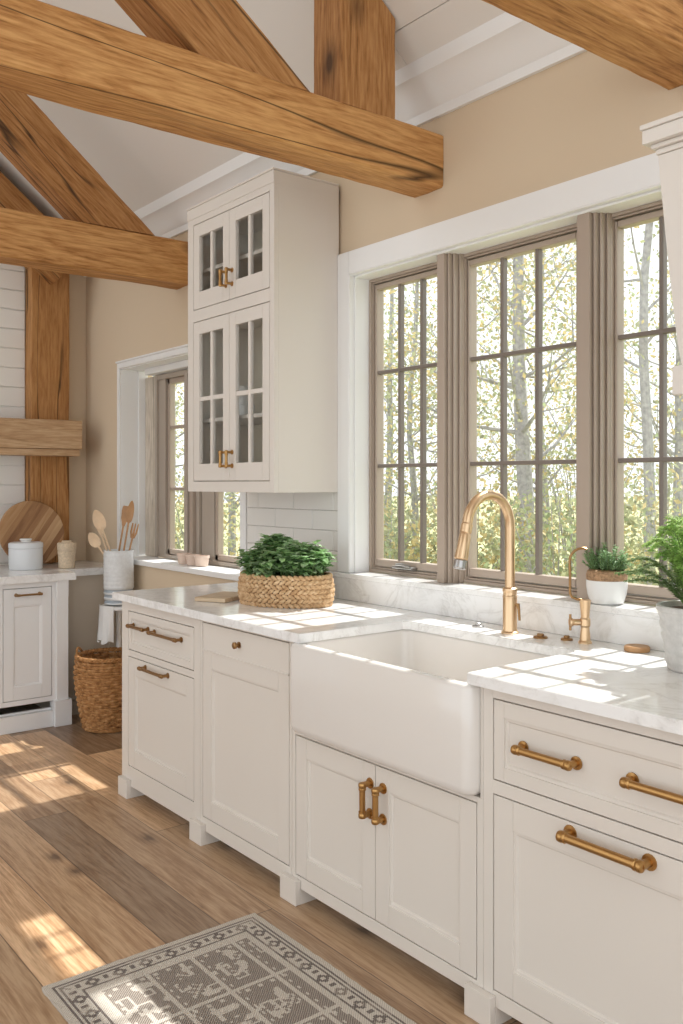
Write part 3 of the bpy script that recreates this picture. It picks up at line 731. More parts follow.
# caps, coaster
for (px_, py_, r_, mat, nm, lb) in ((-2.145, 2.296, 0.020, 'steel', 'hole_cap', 'small steel sink hole cap left of the tall faucet'),
                                  (-1.868, 2.290, 0.023, 'brassdark', 'hole_cap', 'brass sink hole cap just right of the tall faucet'),
                                  (-1.792, 2.325, 0.019, 'brassdark', 'hole_cap', 'small brass sink hole cap right beside the filter tap foot')):
    b = MB(); b.lathe([(r_, 0), (r_, 0.004), (r_ * 0.85, 0.007), (r_ * 0.5, 0.008), (r_ * 0.5, 0.013), (r_ * 0.35, 0.015)], (px_, py_, 0.9102), 24)
    tag(b.build(nm, M[mat]), lb, 'sink fitting')
b = MB(); b.lathe([(0.034, 0), (0.037, 0.002), (0.037, 0.013), (0.034, 0.016)], (-1.545, 2.335, 0.9102), 28); tag(b.build('coaster', M['redwood']), 'small round brown wooden coaster on the worktop left of the grey plant pot', 'coaster')

# ------------------------------------------------------------------ glazed wall cabinet
uc = empty('wall_cabinet', (-3.43, 2.245, 1.375), 'tall white wall cabinet with glazed doors hung left of the main window', 'cabinet')
X0, X1, YF, Zb, Zt = -3.790, -3.064, 2.07, 1.367, 2.688
yb = W - 0.012
b = MB(); b.box(X1 - 0.02, X1, YF + 0.022, yb, Zb, Zt, 0.0015); b.build('side_panel', M['paint'], uc)
b = MB(); b.box(X0, X0 + 0.02, YF + 0.022, yb, Zb, Zt, 0.0015); b.build('side_panel', M['paint'], uc)
b = MB(); b.box(X0 + 0.021, X1 - 0.021, yb - 0.012, yb, Zb, Zt); b.build('back_panel', M['paint_in'], uc)
b = MB(); b.box(X0 + 0.021, X1 - 0.021, YF + 0.023, yb - 0.013, Zb, Zb + 0.022); b.build('bottom_panel', M['paint'], uc)
b = MB(); b.box(X0 + 0.021, X1 - 0.021, YF + 0.023, yb - 0.013, 2.165, 2.200); b.build('shelf', M['paint'], uc)
b = MB(); b.box(X0 + 0.021, X1 - 0.021, YF + 0.023, yb - 0.013, 2.63, Zt); b.build('top_panel', M['paint'], uc)
for zz, xa, xb in ((1.690, X0 + 0.022, X1 - 0.022), (2.395, X0 + 0.022, X1 - 0.022)):
    b = MB(); b.box(xa, xb, YF + 0.05, yb - 0.013, zz, zz + 0.018, 0.002); b.build('shelf', M['paint'], uc)
T = TY(YF)
face_frame(T, X0, X1, Zb, Zt, [(-3.738, -3.096, 1.414, 2.158), (-3.738, -3.096, 2.212, 2.612)]).build('face_frame', M['paint'], uc)
def glazed(u0, u1, z0, z1, rows, handle_u):
    st, rl, mu = 0.052, 0.058, 0.010
    b = MB(T); e = 0.0018; th = 0.02
    b.box(u0, u0 + st, -th, 0, z0, z1, e); b.box(u1 - st, u1, -th, 0, z0, z1, e); b.box(u0 + st, u1 - st, -th, 0, z1 - rl, z1, e); b.box(u0 + st, u1 - st, -th, 0, z0, z0 + rl + 0.02, e)
    um = (u0 + u1) / 2; b.box(um - mu, um + mu, -th, -0.003, z0 + rl, z1 - rl, e)
    for r_ in range(1, rows): zm = z0 + rl + 0.02 + (z1 - z0 - 2 * rl - 0.02) * r_ / rows; b.box(u0 + st, u1 - st, -th + 0.001, -0.0042, zm - mu, zm + mu, e)
    d = b.build('door', M['paint'], uc)
    b = MB(T); b.box(u0 + st - 0.003, u1 - st + 0.003, -0.014, -0.011, z0 + rl + 0.017, z1 - rl + 0.003); b.build('pane', M['glass'], d)
    zc = z0 + 0.095
    pull(T, zc - 0.038, zc + 0.038, handle_u, 0.0062, 0.030, vert=True).build('handle', M['brass'], d)
um = (-3.738 - 3.096) / 2
for (z0, z1, rows) in ((1.414 + G, 2.158 - G, 2), (2.212 + G, 2.612 - G, 1)):
    glazed(-3.738 + G, um - 0.0012, z0, z1, rows, um - 0.026); glazed(um + 0.0012, -3.096 - G, z0, z1, rows, um + 0.026)
b = MB()
for (o_, za, zb_) in ((0.0035, 2.640, 2.692), (0.006, 2.692, 2.702)):
    b.box(X0 - o_, X1 + o_ * 0.3, YF - o_, yb, za if za > 2.69 else za, zb_, 0.004)
b.build('cornice', M['paint'], uc)

# contents of the wall cabinet
def plate(name, c, r, label, group, mat='ceramic'):
    b = MB(); b.lathe([(r * 0.55, 0), (r * 0.6, 0.002), (r, 0.012), (r * 0.99, 0.0145), (r * 0.6, 0.006), (0.0005, 0.005)], c, 28, cap1=False); return tag(b.build(name, M[mat]), label, name, group)
def bowl(c, r, h, label, group):
    b = MB(); b.lathe([(r * 0.5, 0), (r * 0.75, h * 0.2), (r * 0.95, h * 0.6), (r, h), (r * 0.96, h), (r * 0.9, h * 0.6), (r * 0.6, h * 0.2), (0.0005, h * 0.13)], c, 28, cap1=False); return tag(b.build('bowl', M['ceramic']), label, 'bowl', group)
n_pl = ['bottom plate', 'second plate from the bottom', 'third plate from the bottom', 'top plate']
for k in range(4): plate('plate', (-3.215, 2.24, 1.7085 + k * 0.0150), 0.088, 'white %s of the stack behind the lower right glazed door' % n_pl[k], 'plates stacked in the wall cabinet')
for k, nm in enumerate(('lowest', 'middle', 'topmost')): bowl((-3.205, 2.235, 1.3975 + k * 0.0725), 0.082 - 0.004 * k, 0.072, 'white round bowl, %s of the three behind the lower right glazed door' % nm, 'bowls stacked in the wall cabinet')
b = MB(); b.lathe([(0.04, 0), (0.055, 0.01), (0.06, 0.06), (0.045, 0.10), (0.035, 0.13), (0.042, 0.15), (0.038, 0.15), (0.03, 0.13)], (-3.60, 2.25, 1.7085), 24); tag(b.build('jug', M['ceramic']), 'white jug on the shelf behind the lower left glazed door', 'jug')
b = MB(); b.lathe([(0.05, 0), (0.062, 0.02), (0.062, 0.09), (0.05, 0.11), (0.02, 0.115), (0.018, 0.13), (0.01, 0.135)], (-3.225, 2.25, 2.2005), 24); tag(b.build('lidded_jar', M['darkglaze']), 'dark lidded jar low behind the upper right glazed door', 'jar')
b = MB(); b.lathe([(0.045, 0), (0.05, 0.01), (0.05, 0.12), (0.04, 0.14), (0.042, 0.15), (0.036, 0.15)], (-3.30, 2.26, 2.4135), 24); tag(b.build('storage_jar', M['darkglaze']), 'dark jar on the top shelf behind the upper right glazed door', 'jar')
b = MB(); b.lathe([(0.04, 0), (0.045, 0.01), (0.045, 0.10), (0.04, 0.10), (0.038, 0.012), (0.0005, 0.01)], (-3.62, 2.25, 2.2005), 24, cap1=False); tag(b.build('mug', M['ceramic']), 'white mug behind the upper left glazed door', 'mug')

# ------------------------------------------------------------------ hood at the right edge
hd = empty('range_hood', (-0.70, 2.07, 1.6), 'tall white tapered hood at the right edge beside the window', 'range hood')
hx1 = -0.25; yh = 1.72
def hring(x, y, z): return [(x, y, z), (hx1 - (x + 1.085) * 0.9, y, z), (hx1 - (x + 1.085) * 0.9, W - 0.001, z), (x, W - 0.001, z)]
prof = []
for k in range(15):
    t = k / 14; z = 1.655 + (2.105 - 1.655) * t
    prof.append((-1.044 - 0.043 * t ** 0.75, yh + 0.02 * (1 - t), z))
b = MB(); b.loft([hring(*p) for p in prof]); b.build('hood_body', M['paint'], hd, angle=50)
b = MB(); b.box(-1.058, hx1 - 0.04, yh + 0.004, W - 0.001, 1.592, 1.654, 0.004); b.build('lower_band', M['paint'], hd)
b = MB()
for (o_, za, zb_) in ((0.004, 2.106, 2.118), (0.012, 2.118, 2.128), (0.026, 2.128, 2.158), (0.030, 2.158, 2.170)):
    b.box(-1.088 - o_ * 0.85, hx1 + o_, yh - o_, W - 0.001, za, zb_, 0.003)
b.build('cornice', M['paint'], hd)

# ------------------------------------------------------------------ far cabinet, corner filler, worktop
XF = -5.115
fc = empty('base_cabinet', (XF - 0.35, 1.5, 0), 'white base cabinet on the far wall with one slim pull, under the round board', 'cabinet')
TF = TX(XF); ya, ybb = 0.95, 2.005; ct2 = 0.842
b = MB(); b.box(XB + 0.02, XF - 0.0225, ya, ybb, 0.15, ct2); b.build('body', M['carcass'], fc)
face_frame(TF, ya, ybb - 0.075, 0.15, ct2, [(1.335, 1.625, 0.185, 0.822), (1.335, 1.625, 0.822, 0.8221)][:1]).build('face_frame', M['farpaint'], fc) if False else None
b = MB(TF)
for (u0, u1) in ((ya, 1.30), (1.59, 1.633), (1.912, 1.935)): b.box(u0, u1, -0.022, 0, 0.15, ct2, 0.0012)
for (u0, u1) in ((1.30, 1.59), (1.633, 1.912)): b.box(u0, u1, -0.022, 0, 0.15, 0.178, 0.0012); b.box(u0, u1, -0.022, 0, 0.812, ct2, 0.0012)
b.build('face_frame', M['farpaint'], fc)
for (u0, u1) in ((1.30, 1.59), (1.633, 1.912)):
    dd = shaker(TF, u0 + G, u1 - G, 0.178 + G, 0.812 - G, rail=0.055, top_rail=0.095, bot_rail=0.075).build('door', M['farpaint'], fc)
    pull(TF, (u0 + u1) / 2 - 0.075, (u0 + u1) / 2 + 0.075, 0.775, 0.006, 0.03).build('handle', M['brassdark'], dd)
b = MB(TF); b.box(1.935, ybb, -0.05, 0.012, 0.15, ct2, 0.002); b.box(1.937, ybb, 0.0, 0.0155, 0.745, ct2, 0.002); b.box(1.92, ybb + 0.016, -0.06, 0.028, 0.0, 0.15, 0.004); b.build('corner_post', M['farpaint'], fc)
b = MB(TF); b.box(ya, 1.92, -0.05, -0.03, 0.0, 0.105, 0.002); b.box(ya, 1.92, -0.03, 0.004, 0.0, 0.095, 0.004); b.build('plinth', M['farpaint'], fc)
fl = MB(); fl.box(XB + 0.002, -5.30, 2.022, W - 0.002, 0.0, ct2, 0.002)
cf = empty('corner_panel', (-5.5, 2.2, 0), 'plain beige corner panel between the far white cabinet and the window wall', 'panel')
fl.build('panel_body', M['panelbeige'], cf)
b = MB(); b.box(-5.2995, -5.294, 2.345, W - 0.003, 0.10, ct2 - 0.06, 0.001); b.box(-5.2995, -5.288, 2.022, W - 0.003, 0.0, 0.09, 0.002); b.build('edge_strip', M['panelbeige'], cf)
b = MB(); b.poly_prism([(XB + 0.019, ya), (XF + 0.03, ya), (XF + 0.03, 2.045), (-5.275, 2.045), (-5.275, W - 0.003), (XB + 0.001, W - 0.003), (XB + 0.001, 2.27), (XB + 0.117, 2.27), (XB + 0.117, 2.0), (XB + 0.019, 2.0)], ct2 + 0.0005, 0.885, 'z')
tag(b.build('worktop', M['marble']), 'pale stone worktop of the far counter under the mantel shelf', 'worktop')

# things on the far counter
r = 0.205; cb = MB()
cb.loft([[(d_, rr_ * math.cos(2 * PI * k / 64), rr_ * math.sin(2 * PI * k / 64)) for k in range(64)] for d_, rr_ in ((0, r - 0.004), (0.004, r), (0.016, r), (0.02, r - 0.004))])
tilt = 0.19
mw = Matrix.Translation((-5.635, 1.975, 0.8905 + r * math.cos(tilt))) @ Matrix.Rotation(-tilt, 4, 'Y')
tag(cb.build('chopping_board', M['acacia'], mw=mw), 'round striped wooden board leaning on the far post behind the canister', 'chopping board')
cn = empty('canister', (-5.475, 1.885, 0.885), 'pale blue-grey lidded ceramic canister in front of the round board', 'canister')
b = MB(); b.lathe([(0.094, 0), (0.098, 0.004), (0.099, 0.01), (0.099, 0.125), (0.097, 0.128)], (-5.475, 1.885, 0.8855), 40); b.build('pot', M['canister'], cn)
b = MB(); b.lathe([(0.097, 0.1285), (0.101, 0.131), (0.101, 0.150), (0.099, 0.158), (0.09, 0.163), (0.03, 0.166)], (-5.475, 1.885, 0.8855), 40); ld = b.build('lid', M['canister'], cn)
b = MB(); b.lathe([(0.030, 0.1662), (0.030, 0.172), (0.036, 0.176), (0.036, 0.182), (0.030, 0.185)], (-5.475, 1.885, 0.8855), 28); b.build('knob', M['ceramic'], ld)
cp = empty('lidded_pot', (-5.385, 2.105, 0.885), 'small sand-coloured stoneware pot with a lid in the corner of the far counter', 'pot')
b = MB(); b.lathe([(0.046, 0), (0.049, 0.004), (0.050, 0.05), (0.052, 0.085), (0.055, 0.10), (0.052, 0.105)], (-5.385, 2.105, 0.8855), 32); b.build('pot', M['sand'], cp)
b = MB(); b.lathe([(0.053, 0.106), (0.056, 0.112), (0.057, 0.150), (0.052, 0.156), (0.03, 0.157), (0.03, 0.166), (0.026, 0.168)], (-5.385, 2.105, 0.8855), 32); b.build('lid', M['sand'], cp)

# ------------------------------------------------------------------ crock on a small stand, with spoons
kx, ky = -5.06, 2.298
st = empty('plant_stand', (kx, ky, 0), 'small round white stand behind the wicker basket, carrying the crock', 'stand')
b = MB(); b.lathe([(0.105, 0.655), (0.108, 0.66), (0.108, 0.672), (0.104, 0.676)], (kx, ky, 0), 32); b.build('stand_top', M['trim'], st)
b = MB(); b.lathe([(0.020, 0.021), (0.018, 0.05), (0.016, 0.3), (0.022, 0.32), (0.016, 0.34), (0.016, 0.62), (0.03, 0.6545)], (kx, ky, 0), 20); b.build('column', M['trim'], st)
b = MB(); b.lathe([(0.095, 0), (0.095, 0.010), (0.06, 0.02), (0.02, 0.0205)], (kx, ky, 0), 32); b.build('foot_disc', M['trim'], st)
ck = empty('utensil_crock', (kx, ky, 0.68), 'pale ridged ceramic crock with blue bands holding wooden spoons by the far window', 'crock')
kz = 0.683
pr = []
for k in range(40):
    z = 0.10 + 0.215 * k / 39; pr.append((0.089 + 0.0008 * math.sin(z * 260), z))
pr += [(0.091, 0.320), (0.089, 0.323), (0.083, 0.320), (0.080, 0.30), (0.080, 0.10)]
b = MB(); b.lathe([(0.088, 0.1)] + pr[1:], (kx, ky, kz), 40, cap0=False, cap1=True); b.build('upper_wall', M['crock'], ck)
b = MB(); pr = [(0.07, 0.0)]
for k in range(24):
    z = 0.004 + 0.096 * k / 23; pr.append((0.082 + 0.003 * math.sin(z * 200) + 0.006 * z / 0.1, z))
b.lathe(pr, (kx, ky, kz), 40); 
for f_ in b.bm.faces:
    zz = f_.calc_center_median().z - kz; f_.material_index = 1 if (zz * 1000) % 31 > 13 else 0
b.build('banded_base', [M['crock'], M['crockblue']], ck)
def utensil(name, foot, top, kind, mat, label, scale=1.0):
    foot, top = Vector(foot), Vector(top); d = (top - foot).normalized(); L = (top - foot).length
    o = empty(name, foot, label, 'utensil')
    b = MB(); b.tube([foot + d * (L * t) for t in (0, 0.3, 0.6, 0.78)], [0.006, 0.006, 0.0055, 0.006], 10); b.build('shaft', mat, o)
    # blade faces the camera
    v = Vector((0.784, -0.62, 0)); u = d.cross(v).normalized(); nrm = u.cross(d).normalized()
    Rm = Matrix((u, nrm, d)).transposed()
    b = MB(); c = foot + d * L * 0.88
    if kind == 'spoon':
        n = 14; hw = 0.029 * scale; hl = L * 0.135
        rows = []
        for i in range(-6, 7):
            t = i / 6; wd = hw * math.sqrt(max(0.02, 1 - t * t)) * (1 - 0.15 * t)
            ring = []
            for a_ in range(12):
                an = 2 * PI * a_ / 12; x = wd * math.cos(an); y = 0.006 * math.sin(an) - 0.012 * (1 - (x / hw) ** 2) * (1 - t * t)
                ring.append(tuple(Vector(c) + Rm @ Vector((x, y, t * hl))))
            rows.append(ring)
        b.loft(rows)
    elif kind == 'paddle':
        rows = []
        for t, wd in ((-1, 0.007), (-0.6, 0.014), (-0.2, 0.021), (0.5, 0.024), (0.9, 0.022), (1.0, 0.016)):
            rows.append([tuple(Vector(c) + Rm @ Vector((x * wd * scale, y * 0.004, t * L * 0.13))) for x, y in ((-1, 0), (-0.9, 1), (0.9, 1), (1, 0), (0.9, -1), (-0.9, -1))])
        b.loft(rows)
    else:  # fork / slotted
        for s_ in (-1, 0, 1):
            b.tube([Vector(c) + Rm @ Vector((s_ * 0.006, 0, -L * 0.12)), Vector(c) + Rm @ Vector((s_ * 0.016, 0, -L * 0.03)), Vector(c) + Rm @ Vector((s_ * 0.017, 0, L * 0.11))], [0.006, 0.0062, 0.004], 8)
    b.build('head', mat, o)
    return o
def sp(px_, py_, depth_off, foot_off, nm, kind, mat, label, scale=1.0):
    # direction across the view = (0.62, 0.784)
    s_ = (px_ - 120) / 900 * 5.37; zt = HC - (py_ - 483) / 900 * 5.37
    top = (kx + 0.62 * s_ - 0.784 * depth_off, ky + 0.784 * s_ + 0.62 * depth_off - 0.0, zt)
    foot = (kx + 0.62 * foot_off - 0.3 * depth_off, ky + 0.784 * foot_off, kz + 0.11)
    return utensil(nm, foot, top, kind, M[mat], label, scale)
sp(99, 511, -0.05, 0.02, 'wooden_spoon', 'spoon', 'palewood', 'tallest pale beech spoon in the crock, leaning left', 1.25)
sp(91, 534, 0.0, 0.035, 'wooden_spoon', 'spoon', 'palewood', 'pale beech spoon hanging lowest and furthest left in the crock', 1.15)
sp(97, 521, 0.02, 0.0, 'wooden_spoon', 'paddle', 'palewood', 'pale beech stirrer between the two pale spoons in the crock', 0.7)
sp(127, 507, 0.02, -0.03, 'wooden_spatula', 'paddle', 'redwood', 'brown wooden spatula with a squared head in the crock', 1.0)
sp(135, 502, -0.045, -0.01, 'wooden_spoon', 'spoon', 'redwood', 'tallest brown spoon in the crock, leaning right', 0.75)
sp(138, 523, -0.02, 0.012, 'wooden_fork', 'fork', 'redwood', 'short brown wooden fork at the right rim of the crock', 0.8)
# cloth over the stand edge
b = MB(); n1, n2 = 14, 10; rows = []
for j in range(n2 + 1):
    row = []
    for i in range(n1 + 1):
        a_ = math.radians(-128 + 88 * i / n1); t = j / n2
        rr_ = 0.112 + 0.010 * t * math.sin(i * 1.7) + 0.006 * t
        row.append((kx + rr_ * math.cos(a_), ky + rr_ * math.sin(a_), 0.682 - 0.215 * t - 0.012 * t * math.sin(i * 0.9)))
    rows.append(row)
inner = [[(kx + (p[0] - kx) * 0.975, ky + (p[1] - ky) * 0.975, p[2]) for p in r_] for r_ in rows]
b.loft([inner[0][::1]] + [], caps=False) if False else None
b.loft(rows, closed=False, caps=False); b.loft(inner, closed=False, caps=False)
for A, B_ in ((rows[-1], inner[-1]), (rows[0], inner[0])): b.loft([A, B_], closed=False, caps=False)
b.loft([[r_[0] for r_ in rows], [r_[0] for r_ in inner]], closed=False, caps=False); b.loft([[r_[-1] for r_ in rows], [r_[-1] for r_ in inner]], closed=False, caps=False)
tag(b.build('tea_towel', M['cloth'], angle=70), 'white linen towel hanging below the crock above the wicker basket', 'towel')

# ------------------------------------------------------------------ wicker basket on the floor
def lumpy_strand(b, path, r, lump, n_l, phase, seg=7, mi=0):
    pass
wb = empty('wicker_basket', (-4.90, 2.165, 0), 'large round brown wicker basket on the floor beyond the cabinet run', 'basket')
bx, by = -4.90, 2.165; Hb = 0.415
def wr(z): t = z / Hb; return 0.138 + 0.052 * math.sin(min(1, t * 1.1) * PI / 2) - 0.012 * max(0, t - 0.8) / 0.2
rng = random.Random(3)
b = MB(); nrow = 25; ns = 26
for j in range(nrow):
    z = 0.016 + (Hb - 0.04) * j / (nrow - 1); pts = []; n = ns * 4
    rows = []
    hh = 0.0092
    for k in range(n):
        a_ = 2 * PI * k / n; off = 0.0055 * math.cos(a_ * ns / 2 + (j % 2) * PI); rr_ = wr(z) + off + rng.uniform(-0.0008, 0.0008); zz = z + rng.uniform(-0.001, 0.001)
        cx, cy = math.cos(a_), math.sin(a_)
        rows.append([(bx + (rr_ + 0.005 * math.cos(q)) * cx, by + (rr_ + 0.005 * math.cos(q)) * cy, zz + hh * math.sin(q)) for q in (0, 1.05, 2.1, 3.14, 4.2, 5.25)])
    rows.append(rows[0]); b.loft(rows, caps=False)
b.build('woven_wall', M['wicker'], wb)
b = MB()
for k in range(ns):
    a_ = 2 * PI * (k + 0.5) / ns; b.tube([(bx + wr(z) * math.cos(a_), by + wr(z) * math.sin(a_), z) for z in (0.01, 0.1, 0.2, 0.3, Hb)], 0.0055, 6)
b.build('stakes', M['wicker'], wb)
b = MB()
for q in range(3):
    pts = []
    for k in range(97):
        a_ = 2 * PI * k / 96; ph = a_ * 20 + q * 2 * PI / 3; pts.append((bx + (wr(Hb) + 0.008 * math.cos(ph)) * math.cos(a_), by + (wr(Hb) + 0.008 * math.cos(ph)) * math.sin(a_), Hb + 0.008 * math.sin(ph)))
    b.tube(pts, 0.007, 6)
b.build('braided_rim', M['wicker'], wb)
b = MB(); b.lathe([(0.132, 0.0), (0.142, 0.004), (0.146, 0.014), (0.138, 0.02), (0.001, 0.02)], (bx, by, 0), 40, cap1=False); b.build('base_ring', M['wicker'], wb)
b = MB()
for s_ in (-1, 1):
    pts = []
    for k in range(13):
        t = PI * k / 12; a_ = math.radians(232 + s_ * 0) + (k - 6) / 6 * 0.34 + (PI if s_ > 0 else 0)
        pts.append((bx + wr(Hb) * math.cos(a_), by + wr(Hb) * math.sin(a_), Hb + 0.008 + 0.035 * math.sin(t)))
    b.tube(pts, 0.007, 8)
    b.build('handle', M['wicker'], wb) if s_ < 0 else b.build('handle', M['wicker'], wb)
    b = MB()

# ------------------------------------------------------------------ herb basket on the worktop
hx, hy, hz = -3.045, 2.115, 0.9102
th0 = math.radians(28); ca, sa = math.cos(th0), math.sin(th0); A_, B_ = 0.205, 0.132
hb_ = empty('herb_planter', (hx, hy, hz), 'oval seagrass basket of leafy green herbs on the worktop left of the sink', 'planter')
def ell(a_, s=1.0, dz=0.0): 
    x, y = A_ * s * math.cos(a_), B_ * s * math.sin(a_); return Vector((hx + x * ca - y * sa, hy + x * sa + y * ca, hz + dz))
b = MB(); rows_n = 7; Hh = 0.128; rh = Hh / rows_n
for j in range(rows_n):
    n = 50; z = rh * (j + 0.5); s_ = 0.94 + 0.06 * math.sin(PI * (j + 0.6) / rows_n)
    for k in range(n):
        a_ = 2 * PI * (k + 0.5 * (j % 2)) / n; p = ell(a_, s_, z); q = ell(a_ + 0.02, s_, z); tdir = (q - p).normalized(); nr = Vector((tdir.y, -tdir.x, 0))
        tw_ = 0.55 if j % 2 else -0.55
        u = (tdir * math.cos(tw_) + Vector((0, 0, 1)) * math.sin(tw_)); v = nr.cross(u)
        Rm = Matrix((u, nr, v)).transposed()
        b.ellipsoid(p + nr * rng.uniform(-0.001, 0.001), (0.0175 * rng.uniform(0.92, 1.08), 0.0085, 0.0082), Rm, 8, 5)
b.build('basket', M['seagrass'], hb_)
b = MB(); rings = [[tuple(ell(2 * PI * k / 48, s_, z)) for k in range(48)] for s_, z in ((0.90, 0.0), (0.93, 0.003), (0.95, 0.125), (0.91, 0.125), (0.89, 0.10))]
b.loft(rings); b.build('liner', M['soil'], hb_)
def leaf(b, c, d, up, L, Wd, mi, curl=0.25):
    d = d.normalized(); s_ = d.cross(up); s_ = s_.normalized() if s_.length > 1e-4 else d.orthogonal().normalized(); n = s_.cross(d).normalized()
    P = [c, c + d * L * 0.35 + s_ * Wd * 0.5 + n * L * 0.06, c + d * L * 0.72 + s_ * Wd * 0.42 - n * L * curl * 0.3, c + d * L - n * L * curl, c + d * L * 0.72 - s_ * Wd * 0.42 - n * L * curl * 0.3, c + d * L * 0.35 - s_ * Wd * 0.5 + n * L * 0.06, c + d * L * 0.5 - n * L * 0.07]
    vs = [b.bm.verts.new(p) for p in P]
    for f_ in ((0, 1, 6), (1, 2, 6), (2, 3, 6), (3, 4, 6), (4, 5, 6), (5, 0, 6)):
        q = b.bm.faces.new([vs[i] for i in f_]); q.material_index = mi
lr = random.Random(11)
b = MB(); stems = MB()
for k in range(190):
    a_ = lr.uniform(0, 2 * PI); s_ = math.sqrt(lr.random()) * 0.92; base = ell(a_, s_ * 0.85, 0.10)
    bumpn = noise.noise(Vector((base.x * 11, base.y * 11, 3.3)))
    h = 0.062 + 0.075 * (1 - s_ ** 2.2) + 0.05 * bumpn + lr.uniform(-0.012, 0.022)
    out = (base - Vector((hx, hy, base.z))); lean = out.normalized() * (0.045 * s_ ** 1.5) if out.length > 1e-4 else Vector()
    tip = base + lean + Vector((lr.uniform(-0.012, 0.012), lr.uniform(-0.012, 0.012), max(0.03, h)))
    stems.tube([base, (base + tip) / 2 + lean * 0.1, tip], [0.0016, 0.0013, 0.001], 4)
    for t in (0.45, 0.7, 0.9, 1.0):
        c = base.lerp(tip, t); a2 = lr.uniform(0, 2 * PI)
        for q in range(3 if t < 1 else 5):
            an = a2 + q * 2 * PI / (3 if t < 1 else 5) + lr.uniform(-0.3, 0.3); el = lr.uniform(-0.15, 0.75)
            d = Vector((math.cos(an) * math.cos(el), math.sin(an) * math.cos(el), math.sin(el)))
            L = lr.uniform(0.026, 0.044); leaf(b, c, d, Vector((0, 0, 1)), L, L * lr.uniform(0.62, 0.85), 0 if lr.random() < 0.6 else 1, 0.3)
b.build('foliage', [M['herb'], M['herb2']], hb_); stems.build('stems', M['stem'], hb_)
# small wooden board left of the basket
b = MB(); b.box(-0.115, 0.115, -0.10, 0.10, 0, 0.018, 0.004)
mw = Matrix.Translation((-3.335, 1.995, 0.9105)) @ Matrix.Rotation(math.radians(28), 4, 'Z')
b.bm.free(); b = MB(); b.box(-0.075, 0.075, -0.115, 0.115, 0, 0.018, 0.004)
tag(b.build('serving_board', M['boardplain'], mw=mw), 'small flat wooden board on the worktop left of the herb basket', 'chopping board')

# ------------------------------------------------------------------ pot on the window ledge
sx, sy, sz = -1.720, 2.434, 1.0247
spn = empty('ledge_plant', (sx, sy, sz), 'small glass-white bowl of grey-green herb on the window ledge behind the filter tap', 'potted plant')
b = MB(); b.lathe([(0.045, 0), (0.052, 0.004), (0.060, 0.03), (0.064, 0.055), (0.064, 0.075)], (sx, sy, sz), 32, cap1=False); b.lathe([(0.064, 0.075), (0.0615, 0.075), (0.0615, 0.06)], (sx, sy, sz), 32, cap0=False, cap1=False); b.build('bowl', M['ceramic'], spn)
b = MB(); b.lathe([(0.0612, 0.060), (0.0625, 0.0755), (0.064, 0.090), (0.060, 0.104), (0.045, 0.108), (0.001, 0.106)], (sx, sy, sz), 32, cap0=True, cap1=False); b.build('soil_ring', M['soilbrown'], spn)
b = MB(); st_ = MB(); lr = random.Random(5)
for k in range(70):
    a_ = lr.uniform(0, 2 * PI); s_ = math.sqrt(lr.random()); base = Vector((sx + 0.045 * s_ * math.cos(a_), sy + 0.04 * s_ * math.sin(a_), sz + 0.104)); 
    tip = base + Vector((0.03 * s_ * math.cos(a_) + lr.uniform(-0.01, 0.01), 0.018 * s_ * math.sin(a_) + lr.uniform(-0.01, 0.004), lr.uniform(0.03, 0.09) * (1.15 - 0.5 * s_)))
    st_.tube([base, tip], [0.0012, 0.0008], 4)
    for i in range(9):
        c = base.lerp(tip, (i + 1) / 9)
        for q in range(3):
            an = lr.uniform(0, 2 * PI); el = lr.uniform(0.0, 0.9); leaf(b, c, Vector((math.cos(an) * math.cos(el), math.sin(an) * math.cos(el), math.sin(el))), Vector((0, 0, 1)), lr.uniform(0.008, 0.014), 0.006, 0, 0.15)
b.build('foliage', M['thyme'], spn); st_.build('stems', M['stem'], spn)

# ------------------------------------------------------------------ grey pot with feathery fern at right
gx, gy, gz = -1.287, 2.222, 0.9102
gp = empty('potted_fern', (gx, gy, gz), 'feathery bright green fern in a round grey pot at the right worktop edge', 'potted plant')
pr = [(0.070, 0), (0.076, 0.004)]
for k in range(30):
    t = k / 29; pr.append((0.078 + 0.022 * t + 0.0012 * (1 if (k // 3) % 2 else -1), 0.006 + 0.150 * t))
pr += [(0.104, 0.158), (0.105, 0.170), (0.102, 0.173), (0.094, 0.172), (0.092, 0.155)]
b = MB(); b.lathe(pr, (gx, gy, gz), 48, cap1=True); b.build('pot', M['potgrey'], gp)
b = MB(); b.lathe([(0.0915, 0.1555), (0.08, 0.160), (0.04, 0.163), (0.001, 0.162)], (gx, gy, gz), 32, cap1=False); b.build('soil', M['soil'], gp)
lr = random.Random(21); b = MB(); st_ = MB()
